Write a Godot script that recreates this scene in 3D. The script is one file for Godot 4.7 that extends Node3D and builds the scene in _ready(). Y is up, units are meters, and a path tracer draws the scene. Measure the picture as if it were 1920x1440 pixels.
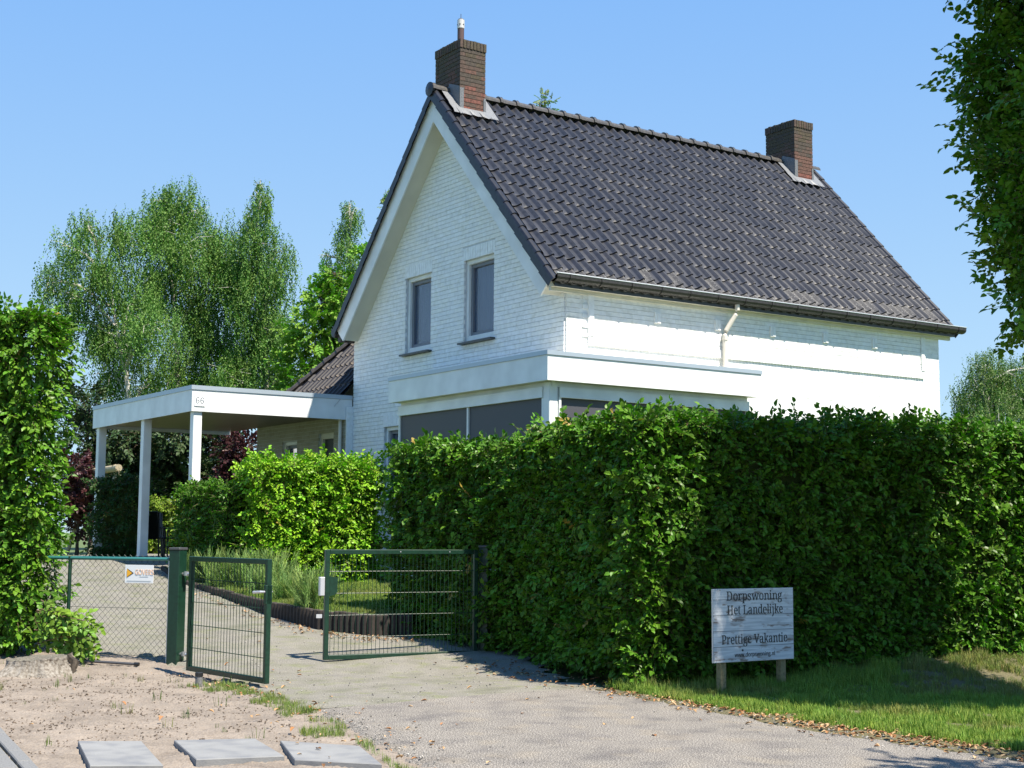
extends Node3D
# A white painted brick house behind beech hedges, seen from the lane through an open gate.
# World axes: X runs along the long facade, -Z along the gable, the house corner is the origin.
# The lane has its own site frame: E runs to the right along the lane, N away from it towards the garden.

const SITE := Vector3(-12.946, 0.0, 17.491)
const E := Vector3(0.8254, 0.0, 0.5645)
const N := Vector3(0.5645, 0.0, -0.8254)
const UP := Vector3.UP

var rng := RandomNumberGenerator.new()
var fn := FastNoiseLite.new()
var M := {}
var used := {}

# ---------------------------------------------------------------- helpers
func lin(r: float, g: float, b: float) -> Color:
	return Color(r, g, b).linear_to_srgb()

func drive_h(n: float) -> float:
	return clampf((n - 16.3) * 0.09, 0.0, 1.03)

func garden_h(n: float) -> float:
	return clampf(0.53 + (n - 17.5) * 0.045, 0.3, 1.03)

func site(e: float, n: float, y: float = 0.0) -> Vector3:
	return SITE + E * e + N * n + UP * y

func rf(a: float, b: float) -> float:
	return rng.randf_range(a, b)

func rdir() -> Vector3:
	return Vector3(rng.randfn(), rng.randfn(), rng.randfn()).normalized()

func numbered(called: String) -> String:
	if not used.has(called):
		used[called] = 0
		return called
	used[called] += 1
	return "%s_%03d" % [called, used[called]]

func tag(o: Node, label: String, category: String, group: String = "", kind: String = "") -> Node:
	if label: o.set_meta("label", label)
	if category: o.set_meta("category", category)
	if group: o.set_meta("group", group)
	if kind: o.set_meta("kind", kind)
	return o

func thing(called: String, label: String, category: String, at: Vector3, turn: float = 0.0, group: String = "") -> Node3D:
	var o := Node3D.new()
	o.name = numbered(called)
	add_child(o)
	o.position = at
	o.rotation.y = turn
	tag(o, label, category, group)
	return o

func begin() -> SurfaceTool:
	var st := SurfaceTool.new()
	st.begin(Mesh.PRIMITIVE_TRIANGLES)
	st.set_smooth_group(-1)
	return st

func done(st: SurfaceTool, m: Material) -> ArrayMesh:
	st.generate_normals()
	st.set_material(m)
	return st.commit()

func part(called: String, mesh: Mesh, parent: Node, at: Vector3 = Vector3.ZERO, b: Basis = Basis()) -> MeshInstance3D:
	var o := MeshInstance3D.new()
	o.mesh = mesh
	o.name = numbered(called) if parent == self else called
	o.transform = Transform3D(b, at)
	parent.add_child(o, true)
	return o

func obj(called: String, st: SurfaceTool, m: Material, parent: Node, at: Vector3 = Vector3.ZERO, b: Basis = Basis()) -> MeshInstance3D:
	return part(called, done(st, m), parent, at, b)

func structure(called: String, mesh: Mesh) -> MeshInstance3D:
	var o := part(called, mesh, self)
	o.set_meta("kind", "structure")
	return o

func quad(st: SurfaceTool, a: Vector3, b: Vector3, c: Vector3, d: Vector3) -> void:
	for p in [a, b, c, a, c, d]:
		st.add_vertex(p)

func tri(st: SurfaceTool, a: Vector3, b: Vector3, c: Vector3) -> void:
	st.add_vertex(a); st.add_vertex(b); st.add_vertex(c)

func box(st: SurfaceTool, c: Vector3, s: Vector3, b: Basis = Basis()) -> void:
	var p := []
	for k in 8:
		p.append(c + b * Vector3(s.x * (0.5 if k & 1 else -0.5), s.y * (0.5 if k & 2 else -0.5), s.z * (0.5 if k & 4 else -0.5)))
	for f in [[0, 2, 3, 1], [4, 5, 7, 6], [0, 4, 6, 2], [1, 3, 7, 5], [2, 6, 7, 3], [0, 1, 5, 4]]:
		quad(st, p[f[0]], p[f[1]], p[f[2]], p[f[3]])

# a box given by two corners
func bx(st: SurfaceTool, a: Vector3, b: Vector3) -> void:
	box(st, (a + b) * 0.5, (b - a).abs())

# a box with chamfered long edges in all three directions (26 faces)
func cbox(st: SurfaceTool, c: Vector3, s: Vector3, r: float, b: Basis = Basis()) -> void:
	var h := s * 0.5
	var i := h - Vector3(r, r, r)
	for sx in [-1.0, 1.0]:
		quad(st, c + b * Vector3(sx * h.x, -i.y, -i.z), c + b * Vector3(sx * h.x, i.y, -i.z), c + b * Vector3(sx * h.x, i.y, i.z), c + b * Vector3(sx * h.x, -i.y, i.z))
		quad(st, c + b * Vector3(-i.x, sx * h.y, -i.z), c + b * Vector3(i.x, sx * h.y, -i.z), c + b * Vector3(i.x, sx * h.y, i.z), c + b * Vector3(-i.x, sx * h.y, i.z))
		quad(st, c + b * Vector3(-i.x, -i.y, sx * h.z), c + b * Vector3(i.x, -i.y, sx * h.z), c + b * Vector3(i.x, i.y, sx * h.z), c + b * Vector3(-i.x, i.y, sx * h.z))
		for sy in [-1.0, 1.0]:
			quad(st, c + b * Vector3(sx * h.x, sy * i.y, -i.z), c + b * Vector3(sx * h.x, sy * i.y, i.z), c + b * Vector3(sx * i.x, sy * h.y, i.z), c + b * Vector3(sx * i.x, sy * h.y, -i.z))
			quad(st, c + b * Vector3(sx * h.x, -i.y, sy * i.z), c + b * Vector3(sx * h.x, i.y, sy * i.z), c + b * Vector3(sx * i.x, i.y, sy * h.z), c + b * Vector3(sx * i.x, -i.y, sy * h.z))
			quad(st, c + b * Vector3(-i.x, sx * h.y, sy * i.z), c + b * Vector3(i.x, sx * h.y, sy * i.z), c + b * Vector3(i.x, sx * i.y, sy * h.z), c + b * Vector3(-i.x, sx * i.y, sy * h.z))
			for sz in [-1.0, 1.0]:
				tri(st, c + b * Vector3(sx * h.x, sy * i.y, sz * i.z), c + b * Vector3(sx * i.x, sy * h.y, sz * i.z), c + b * Vector3(sx * i.x, sy * i.y, sz * h.z))

func tube(st: SurfaceTool, pts: Array, radii: Array, sides: int = 8, caps: bool = true) -> void:
	var rings := []
	for k in pts.size():
		var d: Vector3 = (pts[mini(k + 1, pts.size() - 1)] - pts[maxi(k - 1, 0)]).normalized()
		var u := d.cross(Vector3(0.31, 0.17, 0.93) if absf(d.y) > 0.9 else UP).normalized()
		var v := d.cross(u)
		var ring := []
		for j in sides:
			var a := TAU * j / sides
			ring.append(pts[k] + (u * cos(a) + v * sin(a)) * radii[mini(k, radii.size() - 1)])
		rings.append(ring)
	for k in pts.size() - 1:
		for j in sides:
			var j2 := (j + 1) % sides
			quad(st, rings[k][j], rings[k][j2], rings[k + 1][j2], rings[k + 1][j])
	if caps:
		for k in [0, pts.size() - 1]:
			for j in sides:
				tri(st, pts[k], rings[k][j], rings[k][(j + 1) % sides])

# a profile (2D points) swept from a to b; u and v are the profile's axes
func sweep(st: SurfaceTool, prof: Array, a: Vector3, b: Vector3, u: Vector3, v: Vector3, closed: bool = true, caps: bool = true) -> void:
	var n := prof.size()
	for k in (n if closed else n - 1):
		var p: Vector2 = prof[k]
		var q: Vector2 = prof[(k + 1) % n]
		quad(st, a + u * p.x + v * p.y, b + u * p.x + v * p.y, b + u * q.x + v * q.y, a + u * q.x + v * q.y)
	if closed and caps:
		for e in [a, b]:
			var c := Vector2.ZERO
			for p in prof: c += p / float(n)
			for k in n:
				var p: Vector2 = prof[k]
				var q: Vector2 = prof[(k + 1) % n]
				tri(st, e + u * c.x + v * c.y, e + u * p.x + v * p.y, e + u * q.x + v * q.y)

func smooth_mesh(pts: Array, w: int, h: int, m: Material, cols: Array = []) -> ArrayMesh:
	# a grid of w x h points with shared vertices
	var st := SurfaceTool.new()
	st.begin(Mesh.PRIMITIVE_TRIANGLES)
	for k in pts.size():
		if cols.size(): st.set_color(cols[k])
		st.set_smooth_group(0)
		st.add_vertex(pts[k])
	for j in h - 1:
		for i in w - 1:
			var a := j * w + i
			for k in [a, a + w, a + 1, a + 1, a + w, a + w + 1]:
				st.add_index(k)
	st.generate_normals()
	st.set_material(m)
	return st.commit()

# ---------------------------------------------------------------- materials
func noise_image(size: int, sd: int, freq: float, octaves: int = 4, kind: int = FastNoiseLite.TYPE_SIMPLEX_SMOOTH) -> Image:
	var n := FastNoiseLite.new()
	n.seed = sd
	n.noise_type = kind
	n.frequency = freq
	n.fractal_octaves = octaves
	return n.get_seamless_image(size, size)

func ramp(stops: Array) -> Gradient:
	var g := Gradient.new()
	var o := PackedFloat32Array()
	var c := PackedColorArray()
	for s in stops:
		o.append(s[0]); c.append(s[1])
	g.offsets = o
	g.colors = c
	return g

# colour from a fine noise through a ramp, multiplied by a coarse one through another
func texture(size: int, fine: Image, g: Gradient, coarse: Image = null, g2: Gradient = null, spots: Image = null, cut: float = 0.8, spot: Color = Color.WHITE) -> ImageTexture:
	var im := Image.create(size, size, true, Image.FORMAT_RGB8)
	for y in size:
		for x in size:
			var c := g.sample(fine.get_pixel(x, y).r)
			if coarse:
				var d := g2.sample(coarse.get_pixel(x, y).r)
				c = Color(c.r * d.r, c.g * d.g, c.b * d.b)
			if spots:
				var t := smoothstep(cut, cut + 0.05, spots.get_pixel(x, y).r)
				c = c.lerp(spot, t)
			im.set_pixel(x, y, c)
	im.generate_mipmaps()
	return ImageTexture.create_from_image(im)

func bumps(im: Image, strength: float) -> ImageTexture:
	var b: Image = im.duplicate()
	b.convert(Image.FORMAT_RGBA8)
	b.bump_map_to_normal_map(strength)
	b.generate_mipmaps()
	return ImageTexture.create_from_image(b)

func mat(c: Color, rough: float = 0.6, metal: float = 0.0) -> StandardMaterial3D:
	var m := StandardMaterial3D.new()
	m.albedo_color = c
	m.roughness = rough
	m.metallic = metal
	return m

func grain(m: StandardMaterial3D, t: Texture2D, per_metre: float, nrm: Texture2D = null, nscale: float = 1.0) -> StandardMaterial3D:
	m.albedo_texture = t
	m.uv1_triplanar = true
	m.uv1_world_triplanar = true
	m.uv1_scale = Vector3.ONE * per_metre
	if nrm:
		m.normal_enabled = true
		m.normal_texture = nrm
		m.normal_scale = nscale
	return m

func leafmat(back: Color, rough: float = 0.45) -> StandardMaterial3D:
	var m := mat(Color.WHITE, rough)
	m.vertex_color_use_as_albedo = true
	m.backlight_enabled = true
	m.backlight = back
	m.metallic_specular = 0.3
	return m

func make_materials() -> void:
	var f1 := noise_image(512, 3, 0.02, 5)
	var f2 := noise_image(512, 7, 0.006, 3)
	var f3 := noise_image(512, 11, 0.09, 3)
	var cel := noise_image(512, 5, 0.035, 2, FastNoiseLite.TYPE_CELLULAR)
	var f4 := noise_image(512, 23, 0.045, 4)
	var f5 := noise_image(512, 31, 0.012, 4)
	var white := ramp([[0.0, Color(0.9, 0.9, 0.9)], [1.0, Color(1, 1, 1)]])
	var mottle := ramp([[0.0, Color(0.72, 0.72, 0.7)], [0.5, Color(0.92, 0.92, 0.92)], [1.0, Color(1, 1, 1)]])
	M.paint = grain(mat(lin(0.86, 0.875, 0.88), 0.62), texture(512, f1, ramp([[0.0, Color(0.93, 0.93, 0.93)], [1.0, Color(1, 1, 1)]]), f5, ramp([[0.0, Color(0.93, 0.93, 0.91)], [0.35, Color(1, 1, 1)], [1.0, Color(1, 1, 1)]])), 0.8, bumps(f3, 1.0), 0.12)
	for k in 3:
		var pv: StandardMaterial3D = M.paint.duplicate()
		pv.albedo_color = [lin(0.86, 0.875, 0.88), lin(0.82, 0.835, 0.84), lin(0.85, 0.855, 0.83)][k]
		M["paint%d" % k] = pv
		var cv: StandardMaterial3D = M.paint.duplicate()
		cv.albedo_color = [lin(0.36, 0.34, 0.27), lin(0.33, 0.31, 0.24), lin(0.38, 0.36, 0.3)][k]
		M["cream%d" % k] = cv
	M.mortar_white = M.paint
	M.mortar = grain(mat(lin(0.62, 0.64, 0.66), 0.9), texture(512, f1, white), 0.8)
	M.board = grain(mat(lin(0.82, 0.83, 0.83), 0.42), texture(512, f2, white), 0.5)
	M.soffit = grain(mat(lin(0.7, 0.68, 0.6), 0.5), texture(512, f2, white), 0.5)
	M.ceiling = mat(lin(0.085, 0.06, 0.045), 0.3)
	M.trim = mat(lin(0.42, 0.48, 0.54), 0.42, 0.35)
	M.zinc = grain(mat(lin(0.5, 0.53, 0.57), 0.45, 0.4), texture(512, f1, mottle), 1.4)
	M.lead = grain(mat(lin(0.2, 0.21, 0.225), 0.55, 0.1), texture(512, f4, ramp([[0.0, Color(0.6, 0.6, 0.62)], [0.5, Color(0.9, 0.9, 0.9)], [1.0, Color(1, 1, 1)]])), 1.6)
	M.gutter = grain(mat(lin(0.05, 0.047, 0.044), 0.5, 0.2), texture(512, f1, mottle), 1.2)
	M.gutter_lip = mat(lin(0.5, 0.53, 0.55), 0.4, 0.4)
	M.pipe = mat(lin(0.66, 0.62, 0.55), 0.45)
	var tone := ramp([[0.0, Color(0.55, 0.5, 0.46)], [0.45, Color(0.8, 0.8, 0.82)], [1.0, Color(1, 1, 1)]])
	for k in 3:
		var base: Color = [lin(0.14, 0.145, 0.165), lin(0.165, 0.168, 0.182), lin(0.19, 0.188, 0.192)][k]
		M["tile%d" % k] = grain(mat(base, 0.36), texture(512, f1, tone, f5, ramp([[0.0, Color(0.7, 0.68, 0.66)], [0.5, Color(1, 1, 1)], [1.0, Color(1, 0.97, 0.92)]]), f4, [0.9, 0.86, 0.84][k], Color(1.0, 0.98, 0.9)), [0.9, 0.83, 1.05][k], bumps(f3, 1.0), 0.25)
		(M["tile%d" % k] as StandardMaterial3D).vertex_color_use_as_albedo = true
	# eave rows: pale crusts of lichen with sharp outlines
	var crust := noise_image(512, 41, 0.06, 3)
	M.tile_lichen = grain(mat(Color.WHITE, 0.6), texture(512, f1, ramp([[0.0, lin(0.025, 0.025, 0.028)], [1.0, lin(0.055, 0.053, 0.055)]]), null, null, crust, 0.76, lin(0.42, 0.42, 0.4)), 1.0)
	M.tile_lichen.vertex_color_use_as_albedo = true
	M.tile_brown = grain(mat(lin(0.22, 0.185, 0.16), 0.6), texture(512, f1, tone), 0.9)
	M.tile_brown.vertex_color_use_as_albedo = true
	M.tile_dark = grain(mat(lin(0.024, 0.025, 0.032), 0.36), texture(512, f1, tone), 1.0)
	M.tile_hip = grain(mat(lin(0.075, 0.062, 0.053), 0.6), texture(512, f1, tone), 1.0)
	M.ridge = grain(mat(Color.WHITE, 0.35), texture(512, f1, ramp([[0.0, lin(0.04, 0.038, 0.037)], [1.0, lin(0.11, 0.103, 0.095)]]), null, null, f4, 0.78, lin(0.3, 0.24, 0.12)), 1.1)
	var bt := texture(512, f1, ramp([[0.0, Color(0.55, 0.55, 0.55)], [0.5, Color(0.85, 0.85, 0.85)], [1.0, Color(1, 1, 1)]]))
	var bt2 := texture(512, f1, ramp([[0.0, Color(0.5, 0.5, 0.5)], [1.0, Color(0.95, 0.95, 0.95)]]), null, null, f4, 0.74, Color(1.0, 0.8, 0.3))
	var cols := [lin(0.23, 0.088, 0.066), lin(0.175, 0.088, 0.066), lin(0.12, 0.077, 0.06), lin(0.09, 0.07, 0.056), lin(0.29, 0.098, 0.07), lin(0.125, 0.1, 0.066)]
	for k in 6:
		M["brick%d" % k] = grain(mat(cols[k], 0.85), bt2 if k == 5 else bt, 1.7 + 0.13 * k, bumps(f3, 2.0), 0.5)
	M.joint = mat(lin(0.17, 0.155, 0.135), 0.95)
	M.slate = mat(lin(0.045, 0.047, 0.05), 0.4)
	M.frame_grey = mat(lin(0.14, 0.15, 0.18), 0.4)
	M.glass = mat(Color(0.35, 0.45, 0.6, 0.18), 0.04)
	M.glass.metallic_specular = 1.0
	M.glass.transparency = BaseMaterial3D.TRANSPARENCY_ALPHA
	M.curtain = mat(lin(0.06, 0.075, 0.1), 0.9)
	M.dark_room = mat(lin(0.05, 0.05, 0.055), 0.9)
	M.screen = grain(mat(lin(0.075, 0.075, 0.088), 0.55), texture(512, f3, white), 3.0)
	M.black = mat(lin(0.012, 0.012, 0.013), 0.45)
	M.gate = grain(mat(lin(0.009, 0.042, 0.024), 0.38), texture(512, f1, mottle), 1.5)
	M.gate.metallic_specular = 0.5
	M.wire = mat(lin(0.02, 0.035, 0.03), 0.5, 0.2)
	M.teal = mat(lin(0.03, 0.15, 0.14), 0.4)
	M.steel = mat(lin(0.5, 0.5, 0.5), 0.35, 0.8)
	M.alu = mat(lin(0.65, 0.65, 0.68), 0.35, 0.5)
	M.cap = mat(lin(0.06, 0.06, 0.065), 0.5)
	M.post_wood = grain(mat(lin(0.3, 0.24, 0.12), 0.8), texture(512, f1, mottle), 2.0)
	M.log = grain(mat(lin(0.45, 0.38, 0.25), 0.8), texture(512, f1, mottle), 2.0)
	M.bark = grain(mat(lin(0.09, 0.07, 0.05), 0.95), texture(512, f1, ramp([[0.0, Color(0.4, 0.4, 0.4)], [1.0, Color(1, 1, 1)]])), 1.5, bumps(f1, 6.0), 1.0)
	M.birch_bark = grain(mat(Color.WHITE, 0.8), texture(512, f1, ramp([[0.0, lin(0.3, 0.28, 0.24)], [0.5, lin(0.55, 0.52, 0.46)], [1.0, lin(0.6, 0.58, 0.54)]]), null, null, f4, 0.74, lin(0.05, 0.045, 0.04)), 0.8)
	M.twig = mat(lin(0.12, 0.075, 0.045), 0.8)
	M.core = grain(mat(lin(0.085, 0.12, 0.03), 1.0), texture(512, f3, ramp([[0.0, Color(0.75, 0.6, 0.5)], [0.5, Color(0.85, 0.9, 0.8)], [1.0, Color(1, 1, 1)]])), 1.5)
	M.leaf = leafmat(Color(0.46, 0.68, 0.15), 0.38)
	M.leaf_far = leafmat(Color(0.5, 0.75, 0.24), 0.6)
	M.leaf_dark = leafmat(Color(0.25, 0.3, 0.15), 0.5)
	M.leaf_copper = leafmat(Color(0.3, 0.12, 0.12), 0.4)
	M.blade = leafmat(Color(0.5, 0.7, 0.2), 0.6)
	M.litter = leafmat(Color(0.2, 0.12, 0.06), 0.8)
	# grounds
	var sandc := ramp([[0.0, lin(0.14, 0.112, 0.088)], [0.35, lin(0.24, 0.198, 0.16)], [0.7, lin(0.285, 0.24, 0.197)], [1.0, lin(0.36, 0.31, 0.26)]])
	M.sand = grain(mat(Color.WHITE, 0.95), texture(512, f3, sandc, f2, ramp([[0.0, Color(0.86, 0.85, 0.84)], [0.5, Color(1, 1, 1)], [1.0, Color(1, 1, 1)]])), 0.9, bumps(f4, 6.0), 0.8)
	M.sand.vertex_color_use_as_albedo = true
	var grit := noise_image(1024, 77, 0.15, 2)
	var grit_c := noise_image(1024, 78, 0.004, 4)
	M.asphalt = grain(mat(Color.WHITE, 0.9), texture(1024, grit, ramp([[0.0, lin(0.04, 0.036, 0.033)], [0.35, lin(0.12, 0.108, 0.095)], [0.55, lin(0.24, 0.215, 0.185)], [0.75, lin(0.42, 0.385, 0.34)], [1.0, lin(0.65, 0.62, 0.57)]]), grit_c, ramp([[0.0, Color(0.8, 0.8, 0.82)], [0.5, Color(0.97, 0.97, 0.97)], [1.0, Color(1, 1, 1)]])), 0.4, bumps(grit, 4.0), 0.7)
	M.asphalt.vertex_color_use_as_albedo = true
	M.paving = grain(mat(Color.WHITE, 0.92), texture(1024, grit, ramp([[0.0, lin(0.11, 0.104, 0.09)], [0.4, lin(0.185, 0.172, 0.15)], [0.65, lin(0.245, 0.23, 0.203)], [1.0, lin(0.38, 0.36, 0.32)]]), grit_c, ramp([[0.0, Color(0.86, 0.88, 0.8)], [0.5, Color(1, 1, 0.98)], [1.0, Color(1, 1, 1)]])), 0.33, bumps(grit, 4.0), 0.6)
	M.paving.vertex_color_use_as_albedo = true
	M.soil = grain(mat(Color.WHITE, 1.0), texture(512, f3, ramp([[0.0, lin(0.05, 0.045, 0.02)], [0.5, lin(0.1, 0.09, 0.045)], [1.0, lin(0.2, 0.16, 0.09)]])), 0.8)
	M.meadow = grain(mat(Color.WHITE, 1.0), texture(512, f3, ramp([[0.0, lin(0.04, 0.07, 0.015)], [1.0, lin(0.12, 0.16, 0.05)]])), 0.5)
	M.slab = grain(mat(lin(0.225, 0.226, 0.225), 0.85), texture(512, f2, ramp([[0.0, Color(0.82, 0.83, 0.86)], [0.5, Color(0.95, 0.95, 0.95)], [1.0, Color(1, 1, 1)]])), 0.9, bumps(f3, 1.5), 0.4)
	M.kerb = grain(mat(lin(0.2, 0.2, 0.2), 0.9), texture(512, f3, mottle), 1.2)
	M.palisade = grain(mat(lin(0.042, 0.033, 0.028), 0.85), texture(512, f1, mottle), 1.5)
	M.stump_top = grain(mat(lin(0.22, 0.2, 0.165), 0.95), texture(512, f1, ramp([[0.0, Color(0.5, 0.5, 0.48)], [1.0, Color(1, 1, 1)]])), 3.0)
	M.stump_side = grain(mat(lin(0.36, 0.34, 0.31), 0.95), texture(512, f1, ramp([[0.0, Color(0.35, 0.3, 0.26)], [0.5, Color(0.8, 0.78, 0.75)], [1.0, Color(1, 1, 1)]])), 2.2, bumps(f1, 8.0), 1.0)
	M.clod = mat(Color.WHITE, 1.0)
	M.clod.vertex_color_use_as_albedo = true
	M.sign_white = mat(lin(0.8, 0.8, 0.8), 0.4)
	M.orange = mat(lin(0.85, 0.42, 0.03), 0.5)
	M.orange_pale = mat(lin(0.8, 0.5, 0.3), 0.5)
	M.ink = mat(lin(0.02, 0.022, 0.025), 0.5)
	M.ink_grey = mat(lin(0.5, 0.52, 0.52), 0.5)
	M.number = mat(lin(0.1, 0.13, 0.17), 0.5)
	M.flue = mat(lin(0.1, 0.06, 0.055), 0.6, 0.2)
	M.cowl = mat(lin(0.6, 0.58, 0.55), 0.5, 0.3)

# ---------------------------------------------------------------- leaf meshes
func leaf(st: SurfaceTool, at: Vector3, d: Vector3, n: Vector3, l: float, w: float, fold: float = 0.25) -> void:
	# an ovate leaf folded along its midrib: 8 triangles
	var x := d.cross(n).normalized()
	n = x.cross(d).normalized()
	var rib := []
	for k in 4:
		var t: float = [0.0, 0.33, 0.7, 1.0][k]
		rib.append(at + d * l * t - n * l * 0.18 * t * t)
	for s in [-1.0, 1.0]:
		var a: Vector3 = rib[1] + x * s * w * 0.5 + n * w * fold
		var b: Vector3 = rib[2] + x * s * w * 0.4 + n * w * fold * 0.8
		tri(st, rib[0], rib[1], a)
		quad(st, rib[1], rib[2], b, a)
		tri(st, rib[2], rib[3], b)

func shoot_mesh(sd: int, leaves: int, length: float, l: float, w: float, m: Material) -> ArrayMesh:
	# a leafy shoot along +Y, leaves alternating left and right, facing +Z
	var r := RandomNumberGenerator.new()
	r.seed = sd
	var st := begin()
	var tw := begin()
	var pts := []
	for k in 4:
		var t := k / 3.0
		pts.append(Vector3(0.02 * sin(t * 3.0 + sd), length * t, -0.05 * length * t * t * 3.0))
	tube(tw, pts, [0.003, 0.0025, 0.002, 0.001], 3, false)
	for k in leaves:
		var t := (k + 0.6) / leaves
		var p: Vector3 = pts[0].lerp(pts[3], t)
		var s := -1.0 if k % 2 else 1.0
		var d := Vector3(s * r.randf_range(0.5, 1.0), r.randf_range(0.25, 0.8), r.randf_range(-0.35, 0.35)).normalized()
		if k == leaves - 1: d = Vector3(r.randf_range(-0.3, 0.3), 1, -0.2).normalized()
		var n := Vector3(r.randf_range(-0.5, 0.5), r.randf_range(-0.4, 0.4), 1).normalized()
		var q := r.randf_range(0.75, 1.15)
		leaf(st, p, d, n, l * q, w * q, r.randf_range(0.1, 0.3))
	var mesh := done(st, m)
	tw.generate_normals()
	tw.set_material(M.twig)
	return tw.commit(mesh)

func strand_mesh(sd: int, leaves: int, length: float, l: float, m: Material) -> ArrayMesh:
	# a hanging birch twig along -Y with small diamond leaves
	var r := RandomNumberGenerator.new()
	r.seed = sd
	var st := begin()
	for k in leaves:
		var t := (k + r.randf()) / leaves
		var p := Vector3(0.05 * sin(t * 5.0 + sd), -length * t, 0.05 * cos(t * 4.0 + sd))
		var a := r.randf() * TAU
		var d := Vector3(cos(a) * 0.7, -0.8, sin(a) * 0.7).normalized()
		var x := d.cross(Vector3(r.randf_range(-1, 1), r.randf_range(-0.5, 1), r.randf_range(-1, 1))).normalized()
		var ll := l * r.randf_range(0.7, 1.2)
		p += d * 0.02
		quad(st, p, p + d * ll * 0.4 + x * ll * 0.38, p + d * ll, p + d * ll * 0.4 - x * ll * 0.38)
	return done(st, m)

func tuft_mesh(sd: int, blades: int, h: float, spread: float, width: float) -> ArrayMesh:
	var r := RandomNumberGenerator.new()
	r.seed = sd
	var st := begin()
	for k in blades:
		var a := r.randf() * TAU
		var o := Vector3(cos(a), 0, sin(a)) * spread * sqrt(r.randf())
		var b := r.randf() * TAU
		var lean := Vector3(cos(b), 0, sin(b)) * r.randf_range(0.1, 0.55)
		var x := Vector3(-sin(b), 0, cos(b)) * width
		var hh := h * r.randf_range(0.55, 1.1)
		var p1 := o + Vector3(0, hh * 0.55, 0) + lean * hh * 0.3
		var p2 := o + Vector3(0, hh, 0) + lean * hh
		quad(st, o - x, o + x, p1 + x * 0.8, p1 - x * 0.8)
		tri(st, p1 - x * 0.8, p1 + x * 0.8, p2)
	return done(st, M.blade)

func scatter(called: String, parent: Node, mesh: Mesh, xf: Array, cols: Array) -> MultiMeshInstance3D:
	var mm := MultiMesh.new()
	mm.transform_format = MultiMesh.TRANSFORM_3D
	mm.use_colors = true
	mm.mesh = mesh
	mm.instance_count = xf.size()
	for k in xf.size():
		mm.set_instance_transform(k, xf[k])
		mm.set_instance_color(k, cols[k])
	var o := MultiMeshInstance3D.new()
	o.multimesh = mm
	o.name = numbered(called) if parent == self else called
	parent.add_child(o, true)
	o.set_meta("kind", "stuff")
	return o

func aim(d: Vector3, n: Vector3, s: float) -> Basis:
	# y along d, z near n
	d = d.normalized()
	var x := d.cross(n).normalized()
	if x.length() < 0.5: x = d.cross(Vector3(0.3, 0.5, 0.8)).normalized()
	return Basis(x, d, x.cross(d)).scaled_local(Vector3.ONE * s)

func leaf_col(c: Color, v: float = 0.3) -> Color:
	var k := 1.0 + rf(-v, v)
	var y := rf(-0.12, 0.2)
	return Color(c.r * k * (1.0 + y), c.g * k, c.b * k * (1.0 - y * 0.5))

# ---------------------------------------------------------------- hedges
func hedge_point(p: Vector3, nrm: Vector3, amp: float) -> Vector3:
	return p + nrm * (fn.get_noise_3dv(p * 9.0) * amp + fn.get_noise_3dv(p * 30.0 + Vector3(7, 3, 1)) * amp * 0.5)

# faces: [origin, side u, side v, normal, shoots per square metre]
func hedge(called: String, label: String, group: String, faces: Array, col: Color, shoots: Array, scale: float, amp: float, singles: int, core_box: Array, droop: float = 0.0) -> Node3D:
	var o := thing(called, label, "hedge", Vector3.ZERO, 0.0, group)
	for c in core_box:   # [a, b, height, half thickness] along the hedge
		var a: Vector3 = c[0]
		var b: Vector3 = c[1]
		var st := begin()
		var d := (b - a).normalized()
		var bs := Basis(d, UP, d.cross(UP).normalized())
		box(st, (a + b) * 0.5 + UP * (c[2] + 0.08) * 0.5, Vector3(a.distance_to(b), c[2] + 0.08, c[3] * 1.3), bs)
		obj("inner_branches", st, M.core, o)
	var xf := [[], [], []]
	var cs := [[], [], []]
	var left := []
	for f in faces:
		var u: Vector3 = f[1]
		var v: Vector3 = f[2]
		var nrm: Vector3 = f[3]
		var count := int(u.cross(v).length() * f[4])
		for k in count:
			var a := rng.randf()
			var b := rng.randf()
			var p: Vector3 = f[0] + u * a + v * b
			var lump := fn.get_noise_3dv(p * 95.0 + Vector3(50, 9, 3))
			var depth := rf(-0.24, 0.03) + 0.1 * lump
			if lump < -0.22 and rng.randf() < 0.55: continue
			p = hedge_point(p, nrm, amp) + nrm * depth
			# hang shoots at random, mostly outwards
			var d := nrm * rf(0.15, 0.9) + UP * (rf(-0.55, 0.6) - droop) + rdir() * 0.55
			var n := UP * rf(0.3, 1.0) + nrm * rf(0.2, 0.9) + rdir() * 0.45
			if nrm.y > 0.7:
				d = UP * rf(0.0, 0.55) + rdir() * 0.9
				n = rdir() * 0.6 + UP * 0.8
			var j := k % 3
			xf[j].append(Transform3D(aim(d, n, scale * rf(0.6, 1.35)), p))
			var cc := leaf_col(col, 0.42)
			if rng.randf() < 0.004: cc = Color(0.3, 0.22, 0.05)
			cs[j].append(cc)
			if left.size() < singles and depth > -0.03 and nrm.y < 0.7 and rng.randf() < 0.3:
				left.append([p + nrm * 0.06, d, n])
	for j in 3:
		scatter("foliage", o, shoots[j], xf[j], cs[j])
	if singles:
		var kinds := []
		for k in 4:
			var st := begin()
			leaf(st, Vector3.ZERO, UP, Vector3(0, 0, 1), 0.075 + 0.01 * k, 0.05, 0.15 + 0.05 * k)
			var m := leafmat(Color(0.46, 0.68, 0.15))
			m.vertex_color_use_as_albedo = false
			var q := 0.85 + 0.2 * k
			m.albedo_color = lin(col.r * q * 1.1, col.g * q, col.b * q)
			kinds.append(done(st, m))
		for k in left.size():
			part("leaf", kinds[k % 4], o, left[k][0], aim(left[k][1], left[k][2], 1.0))
	return o

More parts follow.
